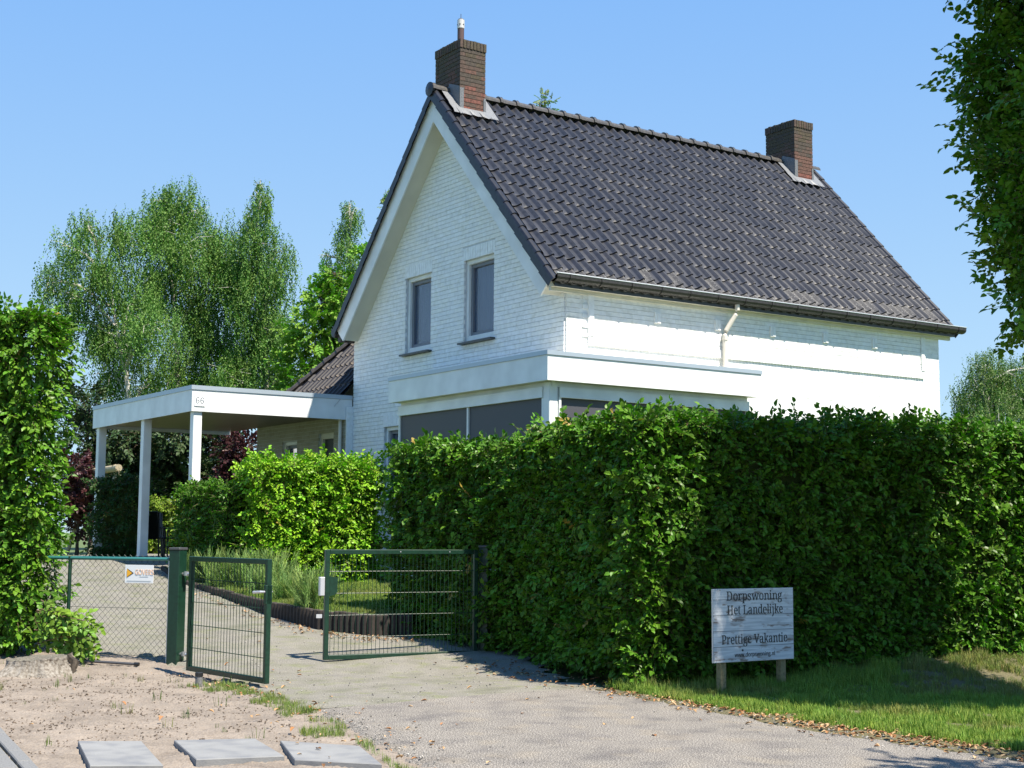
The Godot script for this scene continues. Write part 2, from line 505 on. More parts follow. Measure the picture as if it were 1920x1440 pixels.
# ---------------------------------------------------------------- trees
func tree(called: String, label: String, cat: String, group: String, base: Vector3, puffs: Array, style: String, trunk_r: float, col: Color, meshes: Array, density: float, scale: float, bark: Material, deep: float = 1.0, singles: int = 0) -> Node3D:
	var o := thing(called, label, cat, base, 0.0, group)
	var top := 0.0
	var tp := Vector3.ZERO
	for q in puffs:
		if q[1] > top:
			top = q[1]; tp = Vector3(q[0], q[1], q[2])
	# trunk
	var st := begin()
	var pts := []
	var rr := []
	var axis := func(t: float) -> Vector3:
		return Vector3(tp.x * t * t + sin(t * 5.0 + base.x) * 0.12 * t, tp.y * t, tp.z * t * t + cos(t * 4.0 + base.z) * 0.12 * t)
	for k in 9:
		var t := k / 8.0
		var p: Vector3 = axis.call(t)
		p.y -= 0.1 * (1.0 - t)
		pts.append(p)
		rr.append(lerpf(trunk_r, 0.012, pow(t, 0.8)) * (1.35 if k == 0 else 1.0))
	tube(st, pts, rr, 8)
	obj("trunk", st, bark, o)
	var xf := [[], [], []]
	var cs := [[], [], []]
	var view := N
	var left := []
	var tw := begin()
	for q in puffs:
		var c := Vector3(q[0], q[1], q[2])
		var r: float = q[3]
		var copies := 2 if deep > 0.5 else 1
		for z in copies:
			var cc := c + view * rf(-1.0, 1.0) * r * deep * (0.4 + z)
			# limb from the trunk
			var t0 := clampf((cc.y - r * 1.4) / maxf(top, 0.1), 0.12, 0.9)
			var a: Vector3 = axis.call(t0)
			var lim := begin()
			var mid := a.lerp(cc, 0.55) + UP * r * 0.35
			tube(lim, [a, mid, cc, cc + (cc - mid) * 0.4 - UP * (0.2 if style == "birch" else 0.0) * r], [trunk_r * 0.42 * (1.0 - t0) + 0.012, trunk_r * 0.2 + 0.008, 0.012, 0.005], 5, false)
			obj("limb", lim, bark, o)
			for k in 4:
				var e := cc + rdir() * r * 0.9
				tube(tw, [mid.lerp(cc, rng.randf()), cc.lerp(e, 0.5) + UP * 0.1 * r, e], [0.012, 0.008, 0.004], 4, false)
			var count := int(density * r * r)
			# clumps inside the puff leave gaps between them
			var hubs := []
			for k in maxi(5, int(7 + 10 * r)):
				hubs.append(cc + rdir() * r * pow(rng.randf(), 0.45))
			for k in count:
				var h: Vector3 = hubs[rng.randi() % hubs.size()]
				var p := h + Vector3(rng.randfn(), rng.randfn() * 0.8, rng.randfn()) * r * (0.2 if style == "birch" else 0.27)
				var out := (p - cc).normalized()
				var j := k % 3
				if style == "birch":
					p.y += r * 0.2
					var d := Vector3(rf(-0.25, 0.25), 1.0, rf(-0.25, 0.25))
					xf[j].append(Transform3D(aim(d, rdir(), scale * rf(0.6, 1.3)), p))
				else:
					var d := out * 0.8 + rdir() * 0.7 + UP * 0.15
					xf[j].append(Transform3D(aim(d, UP * 0.8 + out * 0.4 + rdir() * 0.5, scale * rf(0.7, 1.3)), p))
				cs[j].append(leaf_col(col))
				if left.size() < singles and rng.randf() < 0.1: left.append([p + out * 0.05, out + rdir() * 0.5])
	obj("twigs", tw, bark if style == "birch" else M.twig, o).set_meta("kind", "stuff")
	for j in 3:
		scatter("crown", o, meshes[j], xf[j], cs[j])
	for k in left.size():
		part("leaf", M.single_leaf[k % M.single_leaf.size()], o, left[k][0], aim(left[k][1], UP + rdir() * 0.5, 1.0))
	return o

# ---------------------------------------------------------------- ground sheets
func resample(pl: Array, t: float) -> Vector2:
	var x := t * (pl.size() - 1)
	var i := mini(int(x), pl.size() - 2)
	return (pl[i] as Vector2).lerp(pl[i + 1], x - i)

func sheet(called: String, left: Array, right: Array, nu: int, nv: int, m: Material, hf: Callable, wobble: float = 0.0, amp: float = 0.0, cf = null) -> MeshInstance3D:
	var pts := []
	var cols := []
	for j in nv + 1:
		var t := j / float(nv)
		var a := resample(left, t)
		var b := resample(right, t)
		var across := (b - a).normalized()
		a += across * fn.get_noise_2d(a.x * 60.0 + 31.0, a.y * 60.0) * wobble
		b += across * fn.get_noise_2d(b.x * 60.0 - 17.0, b.y * 60.0) * wobble
		for i in nu + 1:
			var p := a.lerp(b, i / float(nu))
			var y: float = hf.call(p.x, p.y, i / float(nu))
			if amp > 0.0:
				y += amp * (fn.get_noise_2d(p.x * 40.0, p.y * 40.0) + 0.6 * fn.get_noise_2d(p.x * 150.0, p.y * 150.0) + 0.5 * fn.get_noise_2d(p.x * 420.0, p.y * 420.0))
			pts.append(site(p.x, p.y, y))
			if cf != null: cols.append(cf.call(p.x, p.y))
	return structure(called, smooth_mesh(pts, nu + 1, nv + 1, m, cols))

# ---------------------------------------------------------------- masonry
var brick_mesh := {}
func brick_of(s: Vector3, m: Material) -> Mesh:
	var key := "%.3f_%.3f_%.3f_%d" % [s.x, s.y, s.z, m.get_instance_id()]
	if not brick_mesh.has(key):
		var st := begin()
		box(st, Vector3.ZERO, s)
		brick_mesh[key] = done(st, m)
	return brick_mesh[key]

const COURSE := 0.075
const BRICK := 0.223

# Painted brickwork in the plane spanned by u and UP. half(y) gives [from, to] along u; holes are Rect2 in (u, y).
# The nearest 300 bricks in sight are parts of their own; the rest is one part.
func brickwork(parent: Node, origin: Vector3, u: Vector3, out: Vector3, y0: float, y1: float, span: Callable, holes: Array, proud: Callable, eye: Vector3, sight: Callable, coat: String = "paint", gap: float = 0.0088) -> void:
	var list := []
	var bs := Basis(u, UP, u.cross(UP))
	var row := 0
	var y := y0
	while y + COURSE <= y1 + 0.001:
		var sp: Array = span.call(y + COURSE * 0.5)
		if sp[1] - sp[0] > 0.05:
			# free stretches between the holes
			var cuts := [[sp[0], sp[1]]]
			for h in holes:
				if y + COURSE * 0.5 > h.position.y and y + COURSE * 0.5 < h.end.y:
					var nc := []
					for c in cuts:
						if h.end.x <= c[0] or h.position.x >= c[1]:
							nc.append(c)
						else:
							if h.position.x - c[0] > 0.03: nc.append([c[0], h.position.x])
							if c[1] - h.end.x > 0.03: nc.append([h.end.x, c[1]])
					cuts = nc
			for c in cuts:
				var x: float = floorf(c[0] / 0.225) * 0.225 - (0.1125 if row % 2 else 0.0)
				while x < c[1]:
					var a := maxf(x, c[0])
					var b := minf(x + BRICK, c[1])
					if b - a > 0.025:
						list.append([(a + b) * 0.5, y + COURSE * 0.5, b - a])
					x += 0.225
		y += COURSE
		row += 1
	var near := []
	for b in list:
		var p: Vector3 = origin + u * b[0] + UP * b[1]
		b.append(p.distance_to(eye) if sight.call(b[0], b[1]) else 999.0)
		near.append(b[3])
	near.sort()
	var limit: float = near[mini(299, near.size() - 1)]
	var rest := [begin(), begin(), begin()]
	var made := 0
	for b in list:
		var th := 0.03
		var p: Vector3 = origin + u * b[0] + UP * b[1] + out * (float(proud.call(b[0], b[1])) + rf(-0.0015, 0.0025) - th * 0.5)
		var s := Vector3(snappedf(b[2], 0.005), COURSE - gap + rf(-0.15, 0.15) * gap, th)
		if b[3] <= limit and made < 300:
			s.y = COURSE - gap
			part("brick", brick_of(s, M[coat + str(rng.randi() % 3)]), parent, p, bs * Basis(Vector3(0, 0, 1), rf(-0.009, 0.009)))
			made += 1
		else:
			box(rest[rng.randi() % 3], p, s, bs * Basis(Vector3(0, 0, 1), rf(-0.006, 0.006)))
	for k in 3:
		obj("brick_courses", rest[k], M[coat + str(k)], parent).set_meta("kind", "stuff")

func soldiers(parent: Node, origin: Vector3, u: Vector3, out: Vector3, a: float, b: float, y: float, h: float, proud: float) -> void:
	var n := int(round((b - a) / COURSE))
	var w := (b - a) / n
	var bs := Basis(u, UP, u.cross(UP))
	for k in n:
		part("soldier_brick", brick_of(Vector3(snappedf(w - 0.007, 0.001), h - 0.008, 0.03), M.paint), parent, origin + u * (a + w * (k + 0.5)) + UP * (y + h * 0.5) + out * (proud + rf(-0.001, 0.002) - 0.015), bs)

# a wall slab with holes, cut into bands. half(y) must be straight between the breaks
func wall_slab(st: SurfaceTool, origin: Vector3, u: Vector3, out: Vector3, breaks: Array, span: Callable, holes: Array, thick: float) -> void:
	for k in breaks.size() - 1:
		var y0: float = breaks[k]
		var y1: float = breaks[k + 1]
		var s0: Array = span.call(y0 + 0.0001)
		var s1: Array = span.call(y1 - 0.0001)
		var cuts := [[s0[0], s0[1], s1[0], s1[1]]]
		for h in holes:
			if h.position.y < y1 - 0.001 and h.end.y > y0 + 0.001:
				var nc := []
				for c in cuts:
					if h.position.x > c[0] and h.end.x < c[1]:
						nc.append([c[0], h.position.x, c[2], h.position.x])
						nc.append([h.end.x, c[1], h.end.x, c[3]])
					else:
						nc.append(c)
				cuts = nc
		for c in cuts:
			var p := [origin + u * c[0] + UP * y0, origin + u * c[1] + UP * y0, origin + u * c[3] + UP * y1, origin + u * c[2] + UP * y1]
			var b := []
			for q in p: b.append(q - out * thick)
			quad(st, p[0], p[1], p[2], p[3])
			quad(st, b[0], b[1], b[2], b[3])
			for e in 4:
				quad(st, p[e], p[(e + 1) % 4], b[(e + 1) % 4], b[e])

func window(parent: Node, origin: Vector3, u: Vector3, out: Vector3, r: Rect2, depth: float, curtain: bool) -> void:
	# outer frame, sash, pane, curtain and a projecting slate sill, set back in the wall
	var w := Node3D.new()
	w.name = "window"
	parent.add_child(w, true)
	var bs := Basis(u, UP, u.cross(UP))
	var P := func(x: float, y: float, z: float) -> Vector3:
		return origin + u * x + UP * y + out * z
	var a := r.position
	var b := r.end
	var st := begin()
	var t := 0.07
	for e in [[Vector2(a.x + t / 2, (a.y + b.y) / 2), Vector2(t, b.y - a.y)], [Vector2(b.x - t / 2, (a.y + b.y) / 2), Vector2(t, b.y - a.y)], [Vector2((a.x + b.x) / 2, b.y - t / 2), Vector2(b.x - a.x - 2 * t, t)], [Vector2((a.x + b.x) / 2, a.y + 0.06), Vector2(b.x - a.x - 2 * t, 0.12)]]:
		cbox(st, P.call(e[0].x, e[0].y, -depth), Vector3(e[1].x, e[1].y, 0.09), 0.006, bs)
	obj("frame", st, M.board, w)
	st = begin()
	var i := 0.065
	var a2 := a + Vector2(t, 0.12)
	var b2 := b - Vector2(t, t)
	for e in [[Vector2(a2.x + i / 2, (a2.y + b2.y) / 2), Vector2(i, b2.y - a2.y)], [Vector2(b2.x - i / 2, (a2.y + b2.y) / 2), Vector2(i, b2.y - a2.y)], [Vector2((a2.x + b2.x) / 2, b2.y - i / 2), Vector2(b2.x - a2.x - 2 * i, i)], [Vector2((a2.x + b2.x) / 2, a2.y + i / 2), Vector2(b2.x - a2.x - 2 * i, i)]]:
		cbox(st, P.call(e[0].x, e[0].y, -depth - 0.035), Vector3(e[1].x, e[1].y, 0.06), 0.005, bs)
	obj("sash", st, M.frame_grey, w)
	st = begin()
	box(st, P.call((a2.x + b2.x) / 2, (a2.y + b2.y) / 2, -depth - 0.045), Vector3(b2.x - a2.x - 2 * i + 0.01, b2.y - a2.y - 2 * i + 0.01, 0.006), bs)
	obj("pane", st, M.glass, w)
	if curtain:
		st = begin()
		var nw := 40
		for k in nw:
			var x0 := lerpf(a2.x + 0.05, b2.x - 0.02, k / float(nw))
			var x1 := lerpf(a2.x + 0.05, b2.x - 0.02, (k + 1) / float(nw))
			var z0 := -depth - 0.2 + 0.02 * sin(k * 1.1) + 0.012 * sin(k * 0.37)
			var z1 := -depth - 0.2 + 0.02 * sin((k + 1) * 1.1) + 0.012 * sin((k + 1) * 0.37)
			quad(st, P.call(x0, a2.y, z0), P.call(x1, a2.y, z1), P.call(x1, b2.y, z1), P.call(x0, b2.y, z0))
		obj("curtain", st, M.curtain, w)
	st = begin()
	box(st, P.call((a.x + b.x) / 2, a.y - 0.015, 0.0), Vector3(b.x - a.x + 0.1, 0.03, 0.2), bs)
	obj("sill", st, M.slate, w)
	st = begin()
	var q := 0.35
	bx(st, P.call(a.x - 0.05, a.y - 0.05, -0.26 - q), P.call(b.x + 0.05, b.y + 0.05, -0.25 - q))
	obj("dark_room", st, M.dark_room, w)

# ---------------------------------------------------------------- roofs
const GAUGE := 0.332
const TILE_W := 0.207
var tile_cache := {}
func tile_mesh(m: Material, variant: int) -> Mesh:
	# one pantile: x across, z down the slope, y off the roof. 8 strips and a thick lower edge
	var key := "%d_%d" % [m.get_instance_id(), variant]
	if tile_cache.has(key): return tile_cache[key]
	var st := SurfaceTool.new()
	st.begin(Mesh.PRIMITIVE_TRIANGLES)
	var ll := GAUGE + 0.05
	var prof := []
	for k in 9:
		var t := k / 8.0
		var h := 0.034 * sin((t - 0.62) * TAU) + 0.009 * sin((t - 0.3) * TAU * 2.0)
		prof.append(Vector2(t * (TILE_W + 0.012), h + 0.03))
	var bend := 0.002 * (variant - 1)
	var body := Color(0.2, 0.21, 0.25) if variant < 3 else Color(1, 1, 1)
	var pale: Color = [Color(0.72, 0.68, 0.58), Color(0.3, 0.3, 0.31), Color(0.5, 0.48, 0.43), Color(1, 1, 1)][variant]
	for k in 8:
		var a: Vector2 = prof[k]
		var b: Vector2 = prof[k + 1]
		st.set_smooth_group(1)
		var la := ll - 0.03 - 0.018 * sin(k * 1.9 + variant * 2.0)
		var ya := (la / ll) * 0.028 - 0.028
		st.set_color(body)
		quad(st, Vector3(a.x, a.y - 0.028, 0), Vector3(b.x, b.y - 0.028, 0), Vector3(b.x, b.y + ya, la), Vector3(a.x, a.y + ya, la))
		# lichen sits along the lower rim, mostly in the trough
		st.set_color(pale if k < 5 else body)
		quad(st, Vector3(a.x, a.y + ya, la), Vector3(b.x, b.y + ya, la), Vector3(b.x, b.y + bend, ll), Vector3(a.x, a.y + bend, ll))
		st.set_smooth_group(-1)
		st.set_color(body)
		quad(st, Vector3(a.x, a.y + bend, ll), Vector3(b.x, b.y + bend, ll), Vector3(b.x, b.y + bend - 0.024, ll + 0.002), Vector3(a.x, a.y + bend - 0.024, ll + 0.002))
	var mesh := done(st, m)
	tile_cache[key] = mesh
	return mesh

func verge_mesh(mirror: bool, m: Material) -> Mesh:
	var st := begin()
	var ll := GAUGE + 0.03
	var prof := [Vector2(-0.03, -0.11), Vector2(-0.03, 0.02), Vector2(-0.012, 0.055), Vector2(0.03, 0.075), Vector2(0.075, 0.06), Vector2(0.11, 0.02)]
	for k in prof.size() - 1:
		var a: Vector2 = prof[k]
		var b: Vector2 = prof[k + 1]
		var s := -1.0 if mirror else 1.0
		quad(st, Vector3(a.x * s, a.y - 0.02, 0), Vector3(b.x * s, b.y - 0.02, 0), Vector3(b.x * s, b.y, ll), Vector3(a.x * s, a.y, ll))
		quad(st, Vector3(a.x * s, a.y, ll), Vector3(b.x * s, b.y, ll), Vector3(b.x * s * 0.8, b.y - 0.02, ll), Vector3(a.x * s * 0.8, a.y - 0.02, ll))
	return done(st, m)

func ridge_mesh(length: float, r: float, m: Material) -> Mesh:
	# half-round ridge tile along x with a raised collar at one end
	var st := begin()
	var n := 8
	for k in n:
		var a0 := PI * k / n
		var a1 := PI * (k + 1) / n
		for seg in [[0.0, 0.055, r * 1.2, r * 1.2], [0.055, length + 0.03, r * 1.02, r * 0.96]]:
			var p := []
			for e in [[seg[0], seg[2], a0], [seg[0], seg[2], a1], [seg[1], seg[3], a1], [seg[1], seg[3], a0]]:
				p.append(Vector3(e[0], sin(e[2]) * e[1] * 0.95, cos(e[2]) * e[1]))
			quad(st, p[0], p[1], p[2], p[3])
		for e in [[0.0, r * 1.2, r * 0.8], [0.055, r * 1.2, r * 0.9]]:
			quad(st, Vector3(e[0], sin(a0) * e[1], cos(a0) * e[1]), Vector3(e[0], sin(a1) * e[1], cos(a1) * e[1]), Vector3(e[0], sin(a1) * e[2], cos(a1) * e[2]), Vector3(e[0], sin(a0) * e[2], cos(a0) * e[2]))
	return done(st, m)

func chimney(parent: Node, x0: float, x1: float, z0: float, z1: float, y0: float, y1: float, name_: String) -> Node3D:
	var c := Node3D.new()
	c.name = name_
	parent.add_child(c, true)
	var st := begin()
	bx(st, Vector3(x0 + 0.012, y0, z0 + 0.012), Vector3(x1 - 0.012, y1 - 0.02, z1 - 0.012))
	obj("joints", st, M.joint, c)
	var top := y1 - 0.16
	var rows := int((top - y0) / COURSE)
	for row in rows:
		var y := top - (row + 0.5) * COURSE
		for side in 4:
			var along := (x1 - x0) if side < 2 else (z1 - z0 - 0.2)
			var x := -(0.1125 if (row + side) % 2 else 0.0)
			while x < along - 0.02:
				var a := maxf(x, 0.0)
				var b := minf(x + BRICK, along)
				if b - a > 0.03:
					var mid := (a + b) * 0.5
					var p: Vector3
					match side:
						0: p = Vector3(x0 + mid, y, z1 - 0.05)
						1: p = Vector3(x0 + mid, y, z0 + 0.05)
						2: p = Vector3(x0 + 0.05, y, z0 + 0.1 + mid)
						3: p = Vector3(x1 - 0.05, y, z0 + 0.1 + mid)
					var s := Vector3(snappedf(b - a, 0.005), 0.064, 0.1) if side < 2 else Vector3(0.1, 0.064, snappedf(b - a, 0.005))
					# weathered dark bricks above, fresher red ones near the roof
					var t := row / float(rows) + rf(-0.3, 0.3)
					var kind := 5 if t < 0.08 else 3 if t < 0.3 else 2 if t < 0.5 else 1 if t < 0.75 else 0
					if t > 1.0: kind = 4
					part("brick", brick_of(s, M["brick%d" % kind]), c, p + Vector3(rf(-0.002, 0.002), 0, rf(-0.002, 0.002)))
				x += 0.225
	# the cap: bricks on end all round, with laid ones at the corners
	for side in 4:
		var along := (x1 - x0) + 0.03 if side < 2 else (z1 - z0) - 0.17
		var n := int(round(along / 0.073))
		var w := along / n
		for k in n:
			var mid := (k + 0.5) * w
			var p: Vector3
			match side:
				0: p = Vector3(x0 - 0.015 + mid, y1 - 0.08, z1 - 0.035)
				1: p = Vector3(x0 - 0.015 + mid, y1 - 0.08, z0 + 0.035)
				2: p = Vector3(x0 + 0.035, y1 - 0.08, z0 + 0.085 + mid)
				3: p = Vector3(x1 - 0.035, y1 - 0.08, z0 + 0.085 + mid)
			var s := Vector3(snappedf(w - 0.012, 0.002), 0.15, 0.1) if side < 2 else Vector3(0.1, 0.15, snappedf(w - 0.012, 0.002))
			part("cap_brick", brick_of(s, M["brick%d" % [5, 3, 5, 2][rng.randi() % 4]]), c, p + Vector3(0, rf(-0.006, 0.006), 0))
	return c

# ---------------------------------------------------------------- the house
const W := 6.93       # gable width
const L := 8.87       # facade length
const RY := 9.43      # tile plane at the ridge
const RZ := -3.465    # ridge
var TH := deg_to_rad(47.3)
const BASE := 0.4     # foot of the walls

func gable_span(y: float) -> Array:
	# along -Z from the corner: u = 0 .. W
	var top := RY - 0.28
	var half := minf((top - y) / tan(TH), W * 0.5)
	return [maxf(W * 0.5 - half, 0.028), W * 0.5 + half]

func build_house() -> void:
	var h := thing("brick_house", "white painted brick house with steep dark pantile roof and two chimneys", "house", Vector3.ZERO)
	var eye := SITE + UP * 1.6
	# --- gable wall
	var gu := Vector3(0, 0, -1)
	var gout := Vector3(-1, 0, 0)
	var wins := [Rect2(2.0, 4.86, 0.94, 1.44), Rect2(4.04, 4.86, 0.91, 1.42), Rect2(4.8, 2.2, 0.89, 1.37)]
	var holes := wins.duplicate()
	var brick_holes := wins.duplicate()
	for w in wins: brick_holes.append(Rect2(w.position.x - 0.03, w.end.y, w.size.x + 0.06, COURSE * 3))
	var st := begin()
	wall_slab(st, Vector3(0.011, 0, 0), gu, gout, [BASE, 2.2, 3.57, 4.86, RY - 0.28 - W * 0.5 * tan(TH), 6.28, 6.3, RY - 0.29], gable_span, holes, 0.28)
	var gw := obj("gable_wall", st, M.mortar, h)
	brickwork(gw, Vector3.ZERO, gu, gout, BASE, RY - 0.3, gable_span, brick_holes, func(_x, _y): return 0.0, eye, func(x, y): return y > 4.35 or x > 4.2 and y > 2.9)
	for w in wins:
		soldiers(gw, Vector3.ZERO, gu, gout, w.position.x - 0.03, w.end.x + 0.03, w.end.y, COURSE * 3, 0.001)
	for k in 3:
		window(h, Vector3.ZERO, gu, gout, wins[k], 0.1, true)
	# --- long facade
	var fspan := func(_y): return [0.03, L]
	st = begin()
	wall_slab(st, Vector3(0, 0, -0.004), Vector3(1, 0, 0), Vector3(0, 0, 1), [BASE, 5.62], func(_y): return [0.29, L], [], 0.28)
	var fw := obj("facade_wall", st, M.paint, h)
	var proud := func(x: float, y: float) -> float:
		if y > 4.55 and x > 0.44 and x < 8.42: return 0.014
		return 0.0
	brickwork(fw, Vector3.ZERO, Vector3(1, 0, 0), Vector3(0, 0, 1), BASE, 5.5, fspan, [Rect2(0.44, 4.55, 7.98, 0.15)], proud, eye, func(x, y): return y > 4.35 or x > 3.6 and y > 3.7, "paint", 0.005)
	soldiers(fw, Vector3.ZERO, Vector3(1, 0, 0), Vector3(0, 0, 1), 0.44, 8.42, 4.55, 0.15, 0.026)
	for x in [0.495, 8.39]:
		st = begin()
		bx(st, Vector3(x - 0.055, 4.7, -0.02), Vector3(x + 0.055, 5.42, 0.034))
		obj("pilaster_strip", st, M.paint, fw)
	for k in 5:
		st = begin()
		var vx: float = [1.856, 3.175, 4.455, 5.76, 7.043][k]
		bx(st, Vector3(vx - 0.06, 5.02, 0.0), Vector3(vx + 0.06, 5.2, 0.04))
		bx(st, Vector3(vx - 0.01, 5.025, 0.0), Vector3(vx + 0.055, 5.195, 0.048))
		obj("wall_vent", st, M.paint, fw)
	# --- the other two walls, plain
	st = begin()
	wall_slab(st, Vector3(L, 0, -0.3), gu, Vector3(1, 0, 0), [BASE, RY - 0.28 - W * 0.5 * tan(TH), RY - 0.29], gable_span, [], 0.25)
	obj("far_gable_wall", st, M.paint, h)
	st = begin()
	bx(st, Vector3(0.3, BASE, -W), Vector3(L, 5.4, -W + 0.28))
	obj("garden_wall", st, M.paint, h)
	build_roof(h)
	build_sunroom(h)
	build_annex(h)

func build_roof(h: Node) -> void:
	var c := cos(TH)
	var s := sin(TH)
	var x0 := -0.38
	var x1 := 9.2
	var st := begin()
	# roof deck under the tiles, both slopes
	for sg in [1.0, -1.0]:
		var top := Vector3(0, RY - 0.03, RZ)
		var low := Vector3(0, RY - 0.03 - 5.36 * s, RZ + sg * 5.36 * c)
		var dn := Vector3(0, -0.07, 0)
		quad(st, top + Vector3(x0 + 0.06, 0, 0), top + Vector3(x1 - 0.06, 0, 0), low + Vector3(x1 - 0.06, 0, 0), low + Vector3(x0 + 0.06, 0, 0))
		quad(st, top + dn + Vector3(x0 + 0.06, 0, 0), top + dn + Vector3(x1 - 0.06, 0, 0), low + dn + Vector3(x1 - 0.06, 0, 0), low + dn + Vector3(x0 + 0.06, 0, 0))
		quad(st, low + Vector3(x0 + 0.06, 0, 0), low + Vector3(x1 - 0.06, 0, 0), low + dn + Vector3(x1 - 0.06, 0, 0), low + dn + Vector3(x0 + 0.06, 0, 0))
	var roof := obj("roof", st, M.slate, h)
	# tiles of the sunny slope
	var br := Basis(Vector3(1, 0, 0), Vector3(0, c, s), Vector3(0, -s, c))
	var bl := Basis(Vector3(-1, 0, 0), Vector3(0, c, -s), Vector3(0, -s, -c))
	var o := Vector3(0, RY, RZ)
	var eye := SITE + UP * 1.6
	var list := []
	var cols := int((x1 - x0 - 0.2) / TILE_W)
	for row in 16:
		for col in cols:
			var x := x0 + 0.1 + col * TILE_W
			var d := 0.06 + row * GAUGE
			var inside := false
			for ch in [[-0.06, 0.5], [8.22, 8.78]]:
				if x + TILE_W * 0.5 > ch[0] and x + TILE_W * 0.5 < ch[1] and d < 0.32: inside = true
			if inside: continue
			var p := o + Vector3(x, 0, 0) + br.z * d
			list.append([p, row, p.distance_to(eye)])
	list.sort_custom(func(a, b): return a[2] < b[2])
	var rest := {}
	for k in list.size():
		var row: int = list[k][1]
		var m: Material = M["tile%d" % (rng.randi() % 3)]
		if row == 15 or row == 14 and rng.randf() < 0.3: m = M.tile_lichen
		var mesh := tile_mesh(m, 3 if m == M.tile_lichen else rng.randi() % 3)
		var bb := br * Basis(Vector3(0, 1, 0), rf(-0.014, 0.014)) * Basis(Vector3(1, 0, 0), rf(-0.007, 0.007)) * Basis(Vector3(0, 0, 1), rf(-0.012, 0.012))
		if k < 300:
			part("roof_tile", mesh, roof, list[k][0], bb)
		else:
			if not rest.has(m):
				rest[m] = SurfaceTool.new()
				rest[m].begin(Mesh.PRIMITIVE_TRIANGLES)
			rest[m].append_from(mesh, 0, Transform3D(bb, list[k][0]))
	for m in rest:
		rest[m].set_material(m)
		part("roof_tiles", rest[m].commit(), roof).set_meta("kind", "stuff")
	# the shaded slope shows only its edge: a few columns of tiles
	for row in 16:
		for col in 5:
			part("roof_tile", tile_mesh(M.tile0, 1), roof, o + Vector3(x0 + 0.1 + (col + 1) * TILE_W, 0, 0) + bl.z * (0.06 + row * GAUGE), bl)
	# verge tiles on both slopes and both gables
	var vr := verge_mesh(false, M.tile_dark)
	var vl := verge_mesh(true, M.tile_dark)
	for row in 16:
		var d := 0.06 + row * GAUGE
		part("verge_tile", vr, roof, o + Vector3(x0, 0, 0) + br.z * d, br)
		part("verge_tile", vl, roof, o + Vector3(x0, 0, 0) + bl.z * d, bl)
		part("verge_tile", vl, roof, o + Vector3(x1, 0, 0) + br.z * d, br)
		part("verge_tile", vr, roof, o + Vector3(x1, 0, 0) + bl.z * d, bl)
	# ridge
	var rm := ridge_mesh(0.36, 0.115, M.ridge)
	var x := x0 - 0.05
	while x < x1 - 0.1:
		if not (x > -0.42 and x < 0.5 or x > 8.0 and x < 8.75):
			part("ridge_tile", rm, roof, Vector3(x, RY - 0.01 + rf(-0.004, 0.004), RZ), Basis(Vector3(0, 0, 1), rf(-0.006, 0.006)))
		x += 0.36
	part("ridge_tile", rm, roof, Vector3(x0 - 0.04, RY - 0.01, RZ))
	st = begin()
	for k in 14:
		var a0 := TAU * k / 14
		var a1 := TAU * (k + 1) / 14
		tri(st, Vector3(-0.02, 0, 0), Vector3(0, sin(a0) * 0.13, cos(a0) * 0.13), Vector3(0, sin(a1) * 0.13, cos(a1) * 0.13))
		quad(st, Vector3(0, sin(a0) * 0.13, cos(a0) * 0.13), Vector3(0, sin(a1) * 0.13, cos(a1) * 0.13), Vector3(0.05, sin(a1) * 0.12, cos(a1) * 0.12), Vector3(0.05, sin(a0) * 0.12, cos(a0) * 0.12))
	obj("ridge_end", st, M.tile_dark, roof, Vector3(x0 - 0.06, RY + 0.0, RZ))
	# bargeboards, soffits of the gable overhang
	for sg in [1.0, -1.0]:
		st = begin()
		var dir := Vector3(0, -s, sg * c)
		var nrm := Vector3(0, c, sg * s)
		var a := Vector3(x0 + 0.035, RY - 0.05 / c, RZ)
		var e := a + dir * 5.22
		# upper end mitred at the ridge
		var hgt := 0.34
		var a2 := a - UP * hgt / c
		var e2 := e - nrm * hgt
		for dx in [0.0, 0.03]:
			quad(st, a + Vector3(dx, 0, 0), e + Vector3(dx, 0, 0), e2 + Vector3(dx, 0, 0), a2 + Vector3(dx, 0, 0))
		quad(st, e, e2, e2 + Vector3(0.03, 0, 0), e + Vector3(0.03, 0, 0))
		quad(st, a2, e2, e2 + Vector3(0.03, 0, 0), a2 + Vector3(0.03, 0, 0))
		obj("bargeboard", st, M.board, h)
		st = begin()
		var q := a - UP * (hgt - 0.03) / c + Vector3(0.03, 0, 0)
		var q2 := e - nrm * (hgt - 0.03) + Vector3(0.03, 0, 0)
		var ix := Vector3(0.34, 0, 0)
		quad(st, q, q2, q2 + ix, q + ix)
		quad(st, q + nrm * 0.02, q2 + nrm * 0.02, q2 + ix + nrm * 0.02, q + ix + nrm * 0.02)
		quad(st, q2, q2 + ix, q2 + ix + nrm * 0.2, q2 + nrm * 0.2)
		obj("soffit", st, M.soffit, h)
	# --- gutter with its brackets, and the boxed eave above the wall
	st = begin()
	var prof := [Vector2(0.13, 5.575), Vector2(0.13, 5.49), Vector2(0.15, 5.468), Vector2(0.19, 5.458), Vector2(0.24, 5.463), Vector2(0.28, 5.487), Vector2(0.297, 5.52), Vector2(0.297, 5.572), Vector2(0.287, 5.572), Vector2(0.287, 5.525), Vector2(0.235, 5.475), Vector2(0.155, 5.48), Vector2(0.14, 5.5), Vector2(0.14, 5.575)]
	sweep(st, prof, Vector3(-0.36, 0, 0), Vector3(9.33, 0, 0), Vector3(0, 0, 1), UP)
	for ex in [-0.36, 9.33]:
		var pc := Vector3(ex, 5.53, 0.21)
		for k in 7:
			tri(st, pc, Vector3(ex, prof[k].y, prof[k].x), Vector3(ex, prof[k + 1].y, prof[k + 1].x))
	var g := obj("gutter", st, M.gutter, h)
	st = begin()
